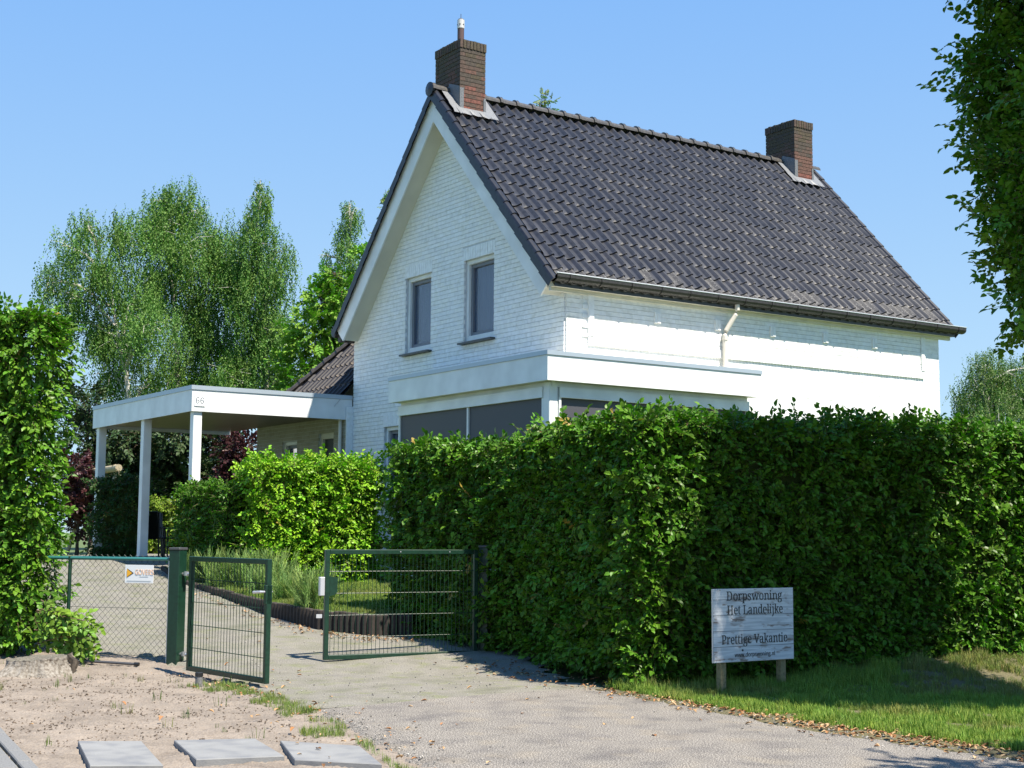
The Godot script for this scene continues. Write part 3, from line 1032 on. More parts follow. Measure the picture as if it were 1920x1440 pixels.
	tube(st, [Vector3(-0.37, 5.578, 0.296), Vector3(9.34, 5.578, 0.296)], [0.011], 6)
	obj("gutter_lip", st, M.gutter_lip, g)
	for k in 16:
		st = begin()
		var bxx := -0.12 + k * 0.615
		for j in 6:
			var p: Vector2 = prof[j + 1]
			var q: Vector2 = prof[j + 2]
			var n := Vector2(0.21, 5.53)
			var p2 := p + (p - n).normalized() * 0.013
			var q2 := q + (q - n).normalized() * 0.013
			quad(st, Vector3(bxx, p2.y, p2.x), Vector3(bxx + 0.03, p2.y, p2.x), Vector3(bxx + 0.03, q2.y, q2.x), Vector3(bxx, q2.y, q2.x))
			quad(st, Vector3(bxx, p.y, p.x), Vector3(bxx, p2.y, p2.x), Vector3(bxx, q2.y, q2.x), Vector3(bxx, q.y, q.x))
		obj("gutter_bracket", st, M.gutter, g)
	st = begin()
	bx(st, Vector3(-0.31, 5.4, -0.05), Vector3(9.15, 5.48, 0.126))
	bx(st, Vector3(-0.31, 5.34, 0.0), Vector3(9.15, 5.398, 0.055))
	obj("eave_box", st, M.soffit, h)
	st = begin()
	bx(st, Vector3(-0.31, 5.3, -W - 0.1), Vector3(9.15, 5.42, -W + 0.02))
	sweep(st, [Vector2(0.075, 5.575), Vector2(0.075, 5.45), Vector2(0.16, 5.385), Vector2(0.28, 5.44), Vector2(0.297, 5.572)], Vector3(-0.36, 0, -W), Vector3(9.33, 0, -W), Vector3(0, 0, -1), UP)
	obj("rear_gutter", st, M.gutter, h)
	# --- downpipe
	st = begin()
	tube(st, [Vector3(3.46, 5.47, 0.2), Vector3(3.46, 5.37, 0.2), Vector3(3.44, 5.29, 0.18), Vector3(3.31, 5.02, 0.085), Vector3(3.29, 4.94, 0.075), Vector3(3.29, 4.28, 0.075)], [0.042], 10)
	var dp := obj("downpipe", st, M.pipe, h)
	st = begin()
	tube(st, [Vector3(3.29, 4.86, 0.075), Vector3(3.29, 4.92, 0.075)], [0.052], 10)
	obj("pipe_collar", st, M.pipe, dp)
	# --- chimneys
	for k in 2:
		var cx: float = [-0.05, 8.235][k]
		var ch := chimney(h, cx, cx + 0.535, -3.9, -3.06, 8.86, [10.32, 10.3][k], "chimney")
		var f := begin()
		# lead: apron in front, soakers at the sides, upstands on the brick
		var lift := br.y * 0.065
		var P := func(xx: float, d: float) -> Vector3:
			return o + Vector3(xx, 0, 0) + br.z * d + lift
		var d0 := 0.56
		for j in 10:   # the apron is dressed over the tile waves
			var xa := cx - 0.1 + 0.735 * j / 10.0
			var xb := cx - 0.1 + 0.735 * (j + 1) / 10.0
			var wa := 0.014 * sin(xa / TILE_W * TAU)
			var wb := 0.014 * sin(xb / TILE_W * TAU)
			quad(f, P.call(xa, d0), P.call(xb, d0), P.call(xb, d0 + 0.2 + 0.05 * sin(xb * 31.0)) + br.y * wb, P.call(xa, d0 + 0.2 + 0.05 * sin(xa * 31.0)) + br.y * wa)
		for sd in [[cx - 0.19, cx - 0.005], [cx + 0.54, cx + 0.73]]:
			for j in 6:
				var da := 0.02 + 0.74 * j / 6.0
				var db := 0.02 + 0.74 * (j + 1) / 6.0
				quad(f, P.call(sd[0] + 0.012 * sin(da * 23.0), da), P.call(sd[1], da), P.call(sd[1], db), P.call(sd[0] + 0.012 * sin(db * 23.0), db))
		obj("lead_flashing", f, M.lead, ch)
		f = begin()
		box(f, Vector3(cx + 0.035, 9.22, -3.054), Vector3(0.085, 0.42, 0.012))
		box(f, Vector3(cx + 0.52, 9.16, -3.054), Vector3(0.05, 0.3, 0.012))
		quad(f, Vector3(cx - 0.008, 9.0, -3.05), Vector3(cx - 0.008, 9.45, -3.05), Vector3(cx - 0.008, 9.58, -3.4), Vector3(cx - 0.008, 9.4, -3.46))
		quad(f, Vector3(cx - 0.014, 9.0, -3.05), Vector3(cx - 0.014, 9.45, -3.05), Vector3(cx - 0.014, 9.58, -3.4), Vector3(cx - 0.014, 9.4, -3.46))
		obj("lead_upstand", f, M.lead, ch)
		if k == 0:
			f = begin()
			tube(f, [Vector3(0.2, 10.24, -3.45), Vector3(0.2, 10.700, -3.45)], [0.06], 14)
			obj("flue_pipe", f, M.flue, ch)
			f = begin()
			tube(f, [Vector3(0.2, 10.660, -3.45), Vector3(0.2, 10.670, -3.45), Vector3(0.2, 10.820, -3.45)], [0.063, 0.066, 0.066], 14)
			obj("cowl", f, M.cowl, ch)
			f = begin()
			tube(f, [Vector3(0.2, 10.820, -3.45), Vector3(0.2, 10.840, -3.45), Vector3(0.2, 10.855, -3.45)], [0.062, 0.05, 0.02], 14)
			tube(f, [Vector3(0.2, 10.850, -3.45), Vector3(0.2, 10.940, -3.45)], [0.006], 5)
			for j in 6:
				var aa := TAU * j / 6.0 + 0.3
				tube(f, [Vector3(0.2 + cos(aa) * 0.06, 10.730, -3.45 + sin(aa) * 0.06), Vector3(0.2 + cos(aa) * 0.069, 10.730, -3.45 + sin(aa) * 0.069)], [0.014], 6)
			obj("cowl_cap", f, M.cap, ch)
			f = begin()
			tube(f, [Vector3(0.36, 10.3, -3.3), Vector3(0.37, 10.37, -3.3), Vector3(0.4, 10.39, -3.3)], [0.008], 5)
			obj("iron_hook", f, M.cap, ch)

func build_sunroom(h: Node) -> void:
	# the low glazed bay that wraps round the corner of the house
	var xa := -0.833
	var zb := 0.70
	var xr := 3.5
	var zl := -4.04
	var st := begin()
	bx(st, Vector3(xa + 0.02, 3.865, zl), Vector3(0.0, 4.27, zb - 0.02))
	bx(st, Vector3(0.0, 3.866, 0.03), Vector3(xr, 4.269, zb - 0.02))
	var sr := obj("sunroom", st, M.soffit, h)
	st = begin()
	bx(st, Vector3(xa, 3.86, zl - 0.01), Vector3(xa + 0.018, 4.237, zb))
	obj("fascia", st, M.board, sr)
	st = begin()
	bx(st, Vector3(xa + 0.018, 3.86, zb - 0.018), Vector3(xr + 0.01, 4.237, zb))
	obj("fascia", st, M.board, sr)
	st = begin()
	bx(st, Vector3(xa - 0.015, 4.239, zl - 0.02), Vector3(xa + 0.05, 4.305, zb + 0.015))
	bx(st, Vector3(xa + 0.05, 4.239, zb - 0.05), Vector3(xr + 0.02, 4.304, zb + 0.015))
	obj("roof_trim", st, M.trim, sr)
	# side towards the drive
	var xi := -0.69
	var zi := 0.56
	st = begin()
	bx(st, Vector3(xi - 0.02, 3.63, -3.93), Vector3(xi + 0.12, 3.79, zi - 0.17))
	obj("screen_box", st, M.board, sr)
	st = begin()
	bx(st, Vector3(xi + 0.04, 3.79, -3.93), Vector3(xi + 0.1, 3.864, zi))
	bx(st, Vector3(xi + 0.1, 3.79, zi - 0.1), Vector3(xr - 0.15, 3.863, zi - 0.03))
	obj("lintel", st, M.board, sr)
	for e in [[-3.9, -1.735], [-1.685, zi - 0.2]]:
		st = begin()
		bx(st, Vector3(xi + 0.03, 1.4, e[0]), Vector3(xi + 0.04, 3.63, e[1]))
		obj("roller_screen", st, M.screen, sr)
	for z in [-3.92, -1.71, zi - 0.19]:
		st = begin()
		cbox(st, Vector3(xi + 0.03, 2.5, z), Vector3(0.06, 2.26, 0.045), 0.005)
		obj("guide_rail", st, M.board, sr)
	st = begin()
	cbox(st, Vector3(xi + 0.08, 2.55, zi - 0.09), Vector3(0.16, 2.62, 0.16), 0.008)
	obj("corner_post", st, M.board, sr)
	# side towards the lane
	st = begin()
	bx(st, Vector3(xi + 0.18, 3.63, zi - 0.1), Vector3(xr - 0.15, 3.788, zi + 0.02))
	obj("screen_box", st, M.board, sr)
	st = begin()
	bx(st, Vector3(xi + 0.2, 1.4, zi - 0.05), Vector3(xr - 0.2, 3.63, zi - 0.04))
	obj("roller_screen", st, M.screen, sr)
	for x in [xi + 0.195, xr - 0.17]:
		st = begin()
		cbox(st, Vector3(x, 2.5, zi - 0.03), Vector3(0.045, 2.26, 0.06), 0.005)
		obj("guide_rail", st, M.board, sr)
	st = begin()
	bx(st, Vector3(xi + 0.05, BASE, -3.9), Vector3(-0.0, 1.3, zi - 0.05))
	bx(st, Vector3(0.0, BASE, 0.03), Vector3(xr - 0.15, 1.299, zi - 0.06))
	bx(st, Vector3(xi + 0.1, 1.3, -3.92), Vector3(0.0, 3.86, -3.86))
	bx(st, Vector3(xr - 0.21, 1.3, 0.03), Vector3(xr - 0.15, 3.86, zi - 0.06))
	obj("low_wall", st, M.paint, sr)

func build_annex(h: Node) -> void:
	# single-storey wing behind the carport, hipped at its far end
	var xw := -0.14
	var holes := [Rect2(7.46, 1.1, 0.66, 2.5), Rect2(9.1, 2.3, 0.7, 1.18)]
	var st := begin()
	wall_slab(st, Vector3(xw + 0.011, 0, 0), Vector3(0, 0, -1), Vector3(-1, 0, 0), [BASE, 1.1, 2.3, 3.48, 3.6, 4.05], func(_y): return [W + 0.02, 11.1], holes, 0.25)
	bx(st, Vector3(xw + 0.26, BASE, -11.09), Vector3(4.0, 4.05, -10.85))
	var aw := obj("wing_wall", st, M.mortar, h)
	st = begin()
	bx(st, Vector3(xw - 0.004, BASE, -W - 0.018), Vector3(-0.002, 4.04, -W + 0.012))
	obj("pier", st, M.paint, h)
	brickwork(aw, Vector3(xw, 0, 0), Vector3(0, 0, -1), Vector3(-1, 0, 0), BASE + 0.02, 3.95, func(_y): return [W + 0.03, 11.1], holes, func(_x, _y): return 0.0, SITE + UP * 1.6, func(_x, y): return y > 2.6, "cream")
	window(h, Vector3(xw, 0, 0), Vector3(0, 0, -1), Vector3(-1, 0, 0), holes[1], 0.1, false)
	# door with a dark pane
	var d := Node3D.new()
	d.name = "door"
	h.add_child(d, true)
	st = begin()
	for e in [[Vector3(xw + 0.1, 2.34, -7.5), Vector3(0.08, 2.48, 0.08)], [Vector3(xw + 0.1, 2.34, -8.08), Vector3(0.08, 2.48, 0.08)], [Vector3(xw + 0.1, 3.52, -7.79), Vector3(0.08, 0.12, 0.5)], [Vector3(xw + 0.1, 1.6, -7.79), Vector3(0.08, 0.9, 0.5)]]:
		box(st, e[0], e[1])
	obj("frame", st, M.soffit, d)
	st = begin()
	box(st, Vector3(xw + 0.12, 2.75, -7.79), Vector3(0.02, 1.42, 0.5))
	obj("pane", st, M.black, d)
	st = begin()
	tube(st, [Vector3(xw - 0.06, 4.0, -7.08), Vector3(xw - 0.06, 1.0, -7.08)], [0.035], 8)
	obj("wing_downpipe", st, M.pipe, h)
	# a wall lantern
	var lt := Node3D.new()
	lt.name = "wall_lantern"
	h.add_child(lt, true)
	st = begin()
	box(st, Vector3(xw - 0.02, 3.0, -7.22), Vector3(0.04, 0.3, 0.12))
	tube(st, [Vector3(xw - 0.03, 3.05, -7.22), Vector3(xw - 0.15, 3.12, -7.22), Vector3(xw - 0.26, 3.08, -7.22)], [0.014], 6)
	obj("bracket", st, M.black, lt)
	st = begin()
	tube(st, [Vector3(xw - 0.26, 3.1, -7.22), Vector3(xw - 0.26, 3.04, -7.22), Vector3(xw - 0.26, 2.84, -7.22), Vector3(xw - 0.26, 2.8, -7.22)], [0.02, 0.1, 0.06, 0.02], 8)
	obj("lamp_shade", st, M.black, lt)
	# roof of the wing: slope towards the drive, cut along the hip
	var th := atan(1.13)
	var c := cos(th)
	var s := sin(th)
	var e0 := Vector3(-0.4, 4.06, 0)
	var bs := Basis(Vector3(0, 0, 1), Vector3(-s, c, 0), Vector3(-c, -s, 0))
	var hz := -10.05
	var len_ := 3.6
	var topx := -0.4 + len_ * c
	var topy := 4.06 + len_ * s
	st = begin()
	var A := Vector3(-0.4, 4.03, hz)
	var B := Vector3(-0.4, 4.03, -W - 0.02)
	var Cc := Vector3(topx, topy - 0.03, -W - 0.02)
	var D := Vector3(topx, topy - 0.03, minf(hz + (topx + 0.4), -W - 0.03))
	quad(st, A, B, Cc, D)
	quad(st, A, D, Vector3(6.0, topy - 0.03, D.z), Vector3(6.4, 4.03, hz))
	quad(st, Cc, D, Vector3(6.0, topy - 0.03, D.z), Vector3(6.0, topy - 0.03, -W - 0.02))
	var wr := obj("wing_roof", st, M.slate, h)
	for row in 10:
		var dist := len_ - row * GAUGE - GAUGE
		if dist < -0.01: break
		for col in 18:
			var z := -W - 0.04 - (col + 1) * TILE_W
			var xx := -0.4 + (len_ - row * GAUGE - GAUGE * 0.5) * c
			if z + TILE_W * 0.3 < hz + (xx + 0.4): continue
			var p := Vector3(topx, topy, z) + bs.z * (row * GAUGE) + bs.y * 0.0
			part("roof_tile", tile_mesh(M.tile_brown, rng.randi() % 3), wr, p, bs * Basis(Vector3(0, 1, 0), rf(-0.008, 0.008)))
	# hip tiles
	var hd := Vector3(c, s, c).normalized()
	var hb := Basis(hd, (UP - hd * hd.dot(UP)).normalized(), Vector3.ZERO)
	hb.z = hb.x.cross(hb.y)
	var hm := ridge_mesh(0.34, 0.1, M.tile_hip)
	for k in 9:
		part("hip_tile", hm, wr, Vector3(-0.42, 4.08, hz - 0.02) + hd * (0.34 * k), hb)

func build_carport() -> void:
	var o := thing("carport", "white flat-roofed carport on square columns, number 66 on its fascia", "carport", Vector3.ZERO)
	var xl := -3.29
	var zf := -6.96
	var zb := -12.56
	var xr := -0.15
	var st := begin()
	bx(st, Vector3(xl + 0.03, 3.88, zb + 0.03), Vector3(xr, 4.19, zf - 0.03))
	obj("roof_slab", st, M.soffit, o)
	# ceiling boards
	var n := 18
	for k in n:
		st = begin()
		var za := lerpf(zf - 0.04, zb + 0.04, k / float(n))
		var zc := lerpf(zf - 0.04, zb + 0.04, (k + 1) / float(n)) + 0.008
		bx(st, Vector3(xl + 0.04, 3.855, zc), Vector3(xr, 3.875, za))
		obj("ceiling_board", st, M.ceiling, o)
	for k in 3:
		st = begin()
		bx(st, Vector3(xl, 3.785, lerpf(zf, zb, (k + 1) / 3.0) + 0.002), Vector3(xl + 0.022, 4.18, lerpf(zf, zb, k / 3.0) - 0.002 * k))
		obj("fascia", st, M.board, o)
	st = begin()
	bx(st, Vector3(xl + 0.023, 3.785, zf - 0.022), Vector3(-0.005, 4.18, zf))
	obj("fascia", st, M.board, o)
	st = begin()
	bx(st, Vector3(xl + 0.023, 3.785, zb), Vector3(xr, 4.18, zb + 0.022))
	obj("fascia", st, M.board, o)
	st = begin()
	bx(st, Vector3(xl - 0.015, 4.182, zb - 0.015), Vector3(xl + 0.06, 4.262, zf + 0.015))
	bx(st, Vector3(xl + 0.061, 4.182, zf - 0.06), Vector3(-0.004, 4.261, zf + 0.015))
	obj("roof_trim", st, M.trim, o)
	for z in [-7.08, -9.66, -12.38]:
		st = begin()
		cbox(st, Vector3(xl + 0.14, 2.42, z), Vector3(0.165, 2.78, 0.165), 0.008)
		obj("column", st, M.board, o)
	st = begin()
	cbox(st, Vector3(xl + 0.14, 1.07, -9.66), Vector3(0.22, 0.1, 0.22), 0.008)
	obj("column_base", st, M.slab, o)
	# house number plate
	st = begin()
	bx(st, Vector3(xl + 0.05, 3.88, zf + 0.001), Vector3(xl + 0.25, 4.08, zf + 0.012))
	var pl := obj("number_plate", st, M.sign_white, o)
	lettering(pl, "66", Vector3(xl + 0.15, 3.982, zf + 0.013), Basis(), 0.11, M.number, "Droid Serif")

func lettering(parent: Node, words: String, at: Vector3, b: Basis, height: float, m: Material, face: String, squeeze: float = 1.0) -> MeshInstance3D:
	var f := SystemFont.new()
	f.font_names = PackedStringArray([face])
	var t := TextMesh.new()
	t.text = words
	t.font = f
	t.font_size = 64
	t.pixel_size = height / 46.0
	t.depth = 0.003
	t.curve_step = 1.0
	t.material = m
	return part("lettering", t, parent, at, b * Basis.from_scale(Vector3(squeeze, 1, 1)))

# ---------------------------------------------------------------- gates and fence
# a welded-mesh gate leaf standing between two foot points
func gate_leaf(called: String, label: String, a: Vector3, b: Vector3, h: float, bars: int, rows: int, bar_r: float) -> Node3D:
	var o := thing(called, label, "gate", a)
	var d := b - a
	var w := Vector2(d.x, d.z).length()
	var x := Vector3(d.x, 0, d.z).normalized()
	var bs := Basis(x, UP, x.cross(UP))
	o.basis = bs
	var t := 0.055
	var lift := 0.035
	for k in 2:
		var st := begin()
		cbox(st, Vector3([t / 2, w - t / 2][k], lift + h / 2, 0), Vector3(t, h, t), 0.005)
		obj("stile", st, M.gate, o)
	for y in [lift + t / 2, lift + h - t / 2]:
		var st := begin()
		cbox(st, Vector3(w / 2, y, 0), Vector3(w - 2 * t, t, t), 0.005)
		obj("rail", st, M.gate, o)
	for k in rows:
		var y := lift + h * (k + 1.0) / (rows + 1.0)
		var st := begin()
		tube(st, [Vector3(t, y, -0.008), Vector3(w - t, y, -0.008)], [bar_r * 1.35], 6, false)
		obj("cross_bar", st, M.gate, o)
	var st := begin()
	tube(st, [Vector3(0, lift + t, 0), Vector3(0, lift + h - t, 0)], [bar_r], 5, false)
	var bar := done(st, M.gate)
	for k in bars:
		part("bar", bar, o, Vector3(t + (w - 2 * t) * (k + 0.5) / bars, 0, 0.0))
	return o

func gate_post(label: String, at: Vector3, w: float, h: float, turn: float) -> Node3D:
	var o := thing("gate_post", label, "gate post", at, turn, "steel gate posts")
	var st := begin()
	cbox(st, Vector3(0, h / 2 - 0.15, 0), Vector3(w, h + 0.3, w), 0.006)
	obj("shaft", st, M.gate, o)
	st = begin()
	cbox(st, Vector3(0, h + 0.016, 0), Vector3(w + 0.012, 0.03, w + 0.012), 0.006)
	obj("cap", st, M.cap, o)
	for y in [0.16, h - 0.28]:
		st = begin()
		tube(st, [Vector3(0, y, w / 2), Vector3(0, y, w / 2 + 0.1)], [0.018], 8)
		tube(st, [Vector3(0, y - 0.02, w / 2 + 0.05), Vector3(0, y + 0.03, w / 2 + 0.05)], [0.03], 8)
		box(st, Vector3(0.05, y, w / 2 + 0.075), Vector3(0.1, 0.05, 0.02))
		obj("hinge", st, M.steel, o)
	return o

func build_gates() -> void:
	var o := gate_leaf("gate_leaf", "narrow green steel gate leaf swung open towards the lane, with door handle", site(-3.66, 16.3, 0.0), site(-2.52, 14.9, 0.0), 1.285, 25, 4, 0.0035)
	var w := site(-3.66, 16.3).distance_to(site(-2.52, 14.9))
	var st := begin()
	cbox(st, Vector3(w - 0.03, 0.95, 0.0), Vector3(0.06, 0.2, 0.075), 0.006)
	obj("lock_case", st, M.gate, o)
	st = begin()
	tube(st, [Vector3(w - 0.03, 0.98, 0.05), Vector3(w - 0.05, 0.98, 0.075), Vector3(w - 0.2, 0.97, 0.075)], [0.011, 0.013, 0.015], 8)
	tube(st, [Vector3(w - 0.03, 0.98, -0.05), Vector3(w - 0.03, 0.98, 0.05)], [0.011], 8)
	obj("handle", st, M.alu, o)
	gate_post("square green steel post with black cap between wire fence and narrow gate leaf", site(-3.97, 16.98, 0.0), 0.15, 1.38, deg_to_rad(32))
	var r := gate_leaf("gate_leaf", "wide green steel gate leaf standing open against the beech hedge", site(-2.22, 17.0, drive_h(17.0)), site(-0.42, 17.85, drive_h(17.0)), 1.3, 36, 4, 0.0032)
	st = begin()
	cbox(st, Vector3(-0.035, 0.9, -0.0), Vector3(0.06, 0.22, 0.07), 0.006)
	obj("strike_plate", st, M.alu, r)
	st = begin()
	var pl := [Vector2(0.05, 0.78), Vector2(0.13, 0.8), Vector2(0.16, 0.84), Vector2(0.16, 1.0), Vector2(0.05, 1.02)]
	sweep(st, pl, Vector3(0, 0, -0.006), Vector3(0, 0, 0.006), Vector3(1, 0, 0), UP)
	obj("lock_plate", st, M.gate, r)
	st = begin()
	box(st, Vector3(-0.06, 0.55, 0.0), Vector3(0.07, 0.045, 0.01))
	obj("keep", st, M.alu, r)
	for p in [[0.95, 1.31], [1.6, 1.31], [1.9, 0.06], [1.3, 0.06]]:
		st = begin()
		box(st, Vector3(p[0], p[1], 0.03), Vector3(0.012, 0.012, 0.006))
		obj("screw", st, M.alu, r)
	gate_post("green steel post half hidden in the beech hedge, carrying the wide gate leaf", site(-0.33, 17.95, drive_h(18.0)), 0.12, 1.27, deg_to_rad(40))
	# chain-link fence
	var a := site(-4.06, 17.02)
	var b := site(-7.0, 18.1)
	var x := (b - a).normalized()
	var f := thing("wire_fence", "diamond-mesh wire fence with teal top rail beside the gate post", "fence", a)
	f.basis = Basis(x, UP, x.cross(UP))
	var len_ := a.distance_to(b)
	st = begin()
	tube(st, [Vector3(0.02, 1.27, 0), Vector3(len_, 1.27, 0)], [0.021], 8)
	obj("top_rail", st, M.teal, f)
	for y in [0.12, 0.68]:
		st = begin()
		tube(st, [Vector3(0, y, 0), Vector3(len_, y, 0)], [0.0022], 4, false)
		obj("tension_wire", st, M.wire, f)
	st = begin()
	tube(st, [Vector3(0.03, 0.0, 0), Vector3(0.03, 1.3, 0)], [0.006], 6, false)
	obj("tension_rod", st, M.alu, f)
	st = begin()
	tube(st, [Vector3(1.45, -0.1, 0), Vector3(1.45, 1.29, 0)], [0.024], 8)
	obj("post", st, M.gate, f)
	st = begin()
	var pts := []
	for k in 33:
		pts.append(Vector3(0.0 if k % 2 else 0.0415, 0.02 + k * 0.0405, 0.003 if k % 2 else -0.003))
	tube(st, pts, [0.0026], 4, false)
	var wire := done(st, M.wire)
	for k in int(len_ / 0.083):
		part("wire", wire, f, Vector3(0.04 + k * 0.083, 0, 0))
		part("wire", wire, f, Vector3(0.04 + k * 0.083 + 0.083, 0, 0.004), Basis.from_scale(Vector3(-1, 1, 1)))
	# the installer's plate on the fence
	var s := thing("name_sign", "small white GOVERS plate with orange arrow wired to the mesh fence", "sign", site(-4.46, 17.14, 0.99))
	s.basis = Basis(-x, UP, (-x).cross(UP))
	st = begin()
	cbox(st, Vector3(0, 0.1, 0.014), Vector3(0.4, 0.215, 0.006), 0.001)
	obj("plate", st, M.sign_white, s)
	st = begin()
	tri(st, Vector3(-0.17, 0.055, 0.0185), Vector3(-0.17, 0.165, 0.0185), Vector3(-0.075, 0.11, 0.0185))
	obj("arrow", st, M.ink, s)
	st = begin()
	tri(st, Vector3(-0.172, 0.06, 0.021), Vector3(-0.172, 0.16, 0.021), Vector3(-0.095, 0.11, 0.021))
	obj("arrow", st, M.orange, s)
	lettering(s, "GOVERS", Vector3(0.075, 0.122, 0.019), Basis(), 0.062, M.orange_pale, "Droid Sans", 0.85)
	st = begin()
	box(st, Vector3(0.07, 0.07, 0.018), Vector3(0.12, 0.006, 0.002))
	box(st, Vector3(0.0, 0.018, 0.018), Vector3(0.34, 0.009, 0.002))
	obj("small_print", st, M.ink_grey, s)

# ---------------------------------------------------------------- the wooden-look sign
func build_sign() -> void:
	var a := site(2.02, 14.35)
	var b := site(2.95, 14.95)
	var x := (b - a).normalized()
	var o := thing("name_board", "grey wood-print board on two posts reading Dorpswoning Het Landelijke Prettige Vakantie", "sign", a)
	o.basis = Basis(x, UP, x.cross(UP))
	var w := a.distance_to(b)
	for k in 2:
		var st := begin()
		cbox(st, Vector3([0.16, w - 0.13][k], 0.42, -0.05), Vector3(0.075, 1.1, 0.075), 0.006)
		obj("post", st, M.post_wood, o)
	# printed boards: whitewashed planks with brown worn patches and knots
	var im := Image.create(768, 512, true, Image.FORMAT_RGB8)
	var n1 := FastNoiseLite.new()
	n1.seed = 4
	n1.frequency = 0.02
	var n2 := FastNoiseLite.new()
	n2.seed = 9
	n2.frequency = 0.006
	for y in 512:
		for xx in 768:
			var plank := y / 512.0 * 4.6 + 0.35
			var edge := absf(plank - roundf(plank))
			var g := n1.get_noise_2d(xx * 0.16, y * 2.2 + floorf(plank + 0.5) * 90.0)
			var v := n2.get_noise_2d(xx * 0.8, y * 2.0)
			var c := lin(0.5, 0.52, 0.55).lerp(lin(0.72, 0.73, 0.75), clampf(0.5 + g * 1.1, 0.0, 1.0))
			c = c.lerp(lin(0.16, 0.11, 0.09), clampf(smoothstep(0.12, 0.5, v) * (0.55 + g * 1.4), 0.0, 0.85))
			if edge < 0.014: c = lin(0.03, 0.035, 0.045)
			im.set_pixel(xx, y, c)
	im.generate_mipmaps()
	var m := mat(Color.WHITE, 0.5)
	m.albedo_texture = ImageTexture.create_from_image(im)
	var y0 := 0.325
	var y1 := 1.06
	var st := begin()
	cbox(st, Vector3(w / 2, (y0 + y1) / 2, 0), Vector3(w, y1 - y0, 0.016), 0.002)
	obj("panel", st, M.alu, o)
	st = SurfaceTool.new()
	st.begin(Mesh.PRIMITIVE_TRIANGLES)
	for p in [[0, 0], [0, 1], [1, 1], [0, 0], [1, 1], [1, 0]]:
		st.set_uv(Vector2(p[0], 1 - p[1]))
		st.set_normal(Vector3(0, 0, 1))
		st.add_vertex(Vector3(lerpf(0.006, w - 0.006, p[0]), lerpf(y0 + 0.006, y1 - 0.006, p[1]), 0.011))
	st.set_material(m)
	part("print", st.commit(), o)
	var c := w * 0.5
	lettering(o, "Dorpswoning", Vector3(c + 0.01, 0.985, 0.013), Basis(), 0.092, M.ink, "Droid Serif", 0.93)
	lettering(o, "Het Landelijke", Vector3(c + 0.02, 0.845, 0.013), Basis(), 0.092, M.ink, "Droid Serif", 0.86)
	lettering(o, "Prettige Vakantie", Vector3(c + 0.01, 0.55, 0.013), Basis(), 0.092, M.ink, "Droid Serif", 0.86)
	lettering(o, "www.dorpswoning.nl", Vector3(c + 0.01, 0.395, 0.013), Basis(), 0.042, M.ink, "Droid Sans", 1.0)
	st = begin()
	tube(st, [Vector3(c - 0.16, 0.44, 0.01), Vector3(c - 0.16, 0.44, 0.016)], [0.011], 8)
	obj("screw", st, M.ink, o)

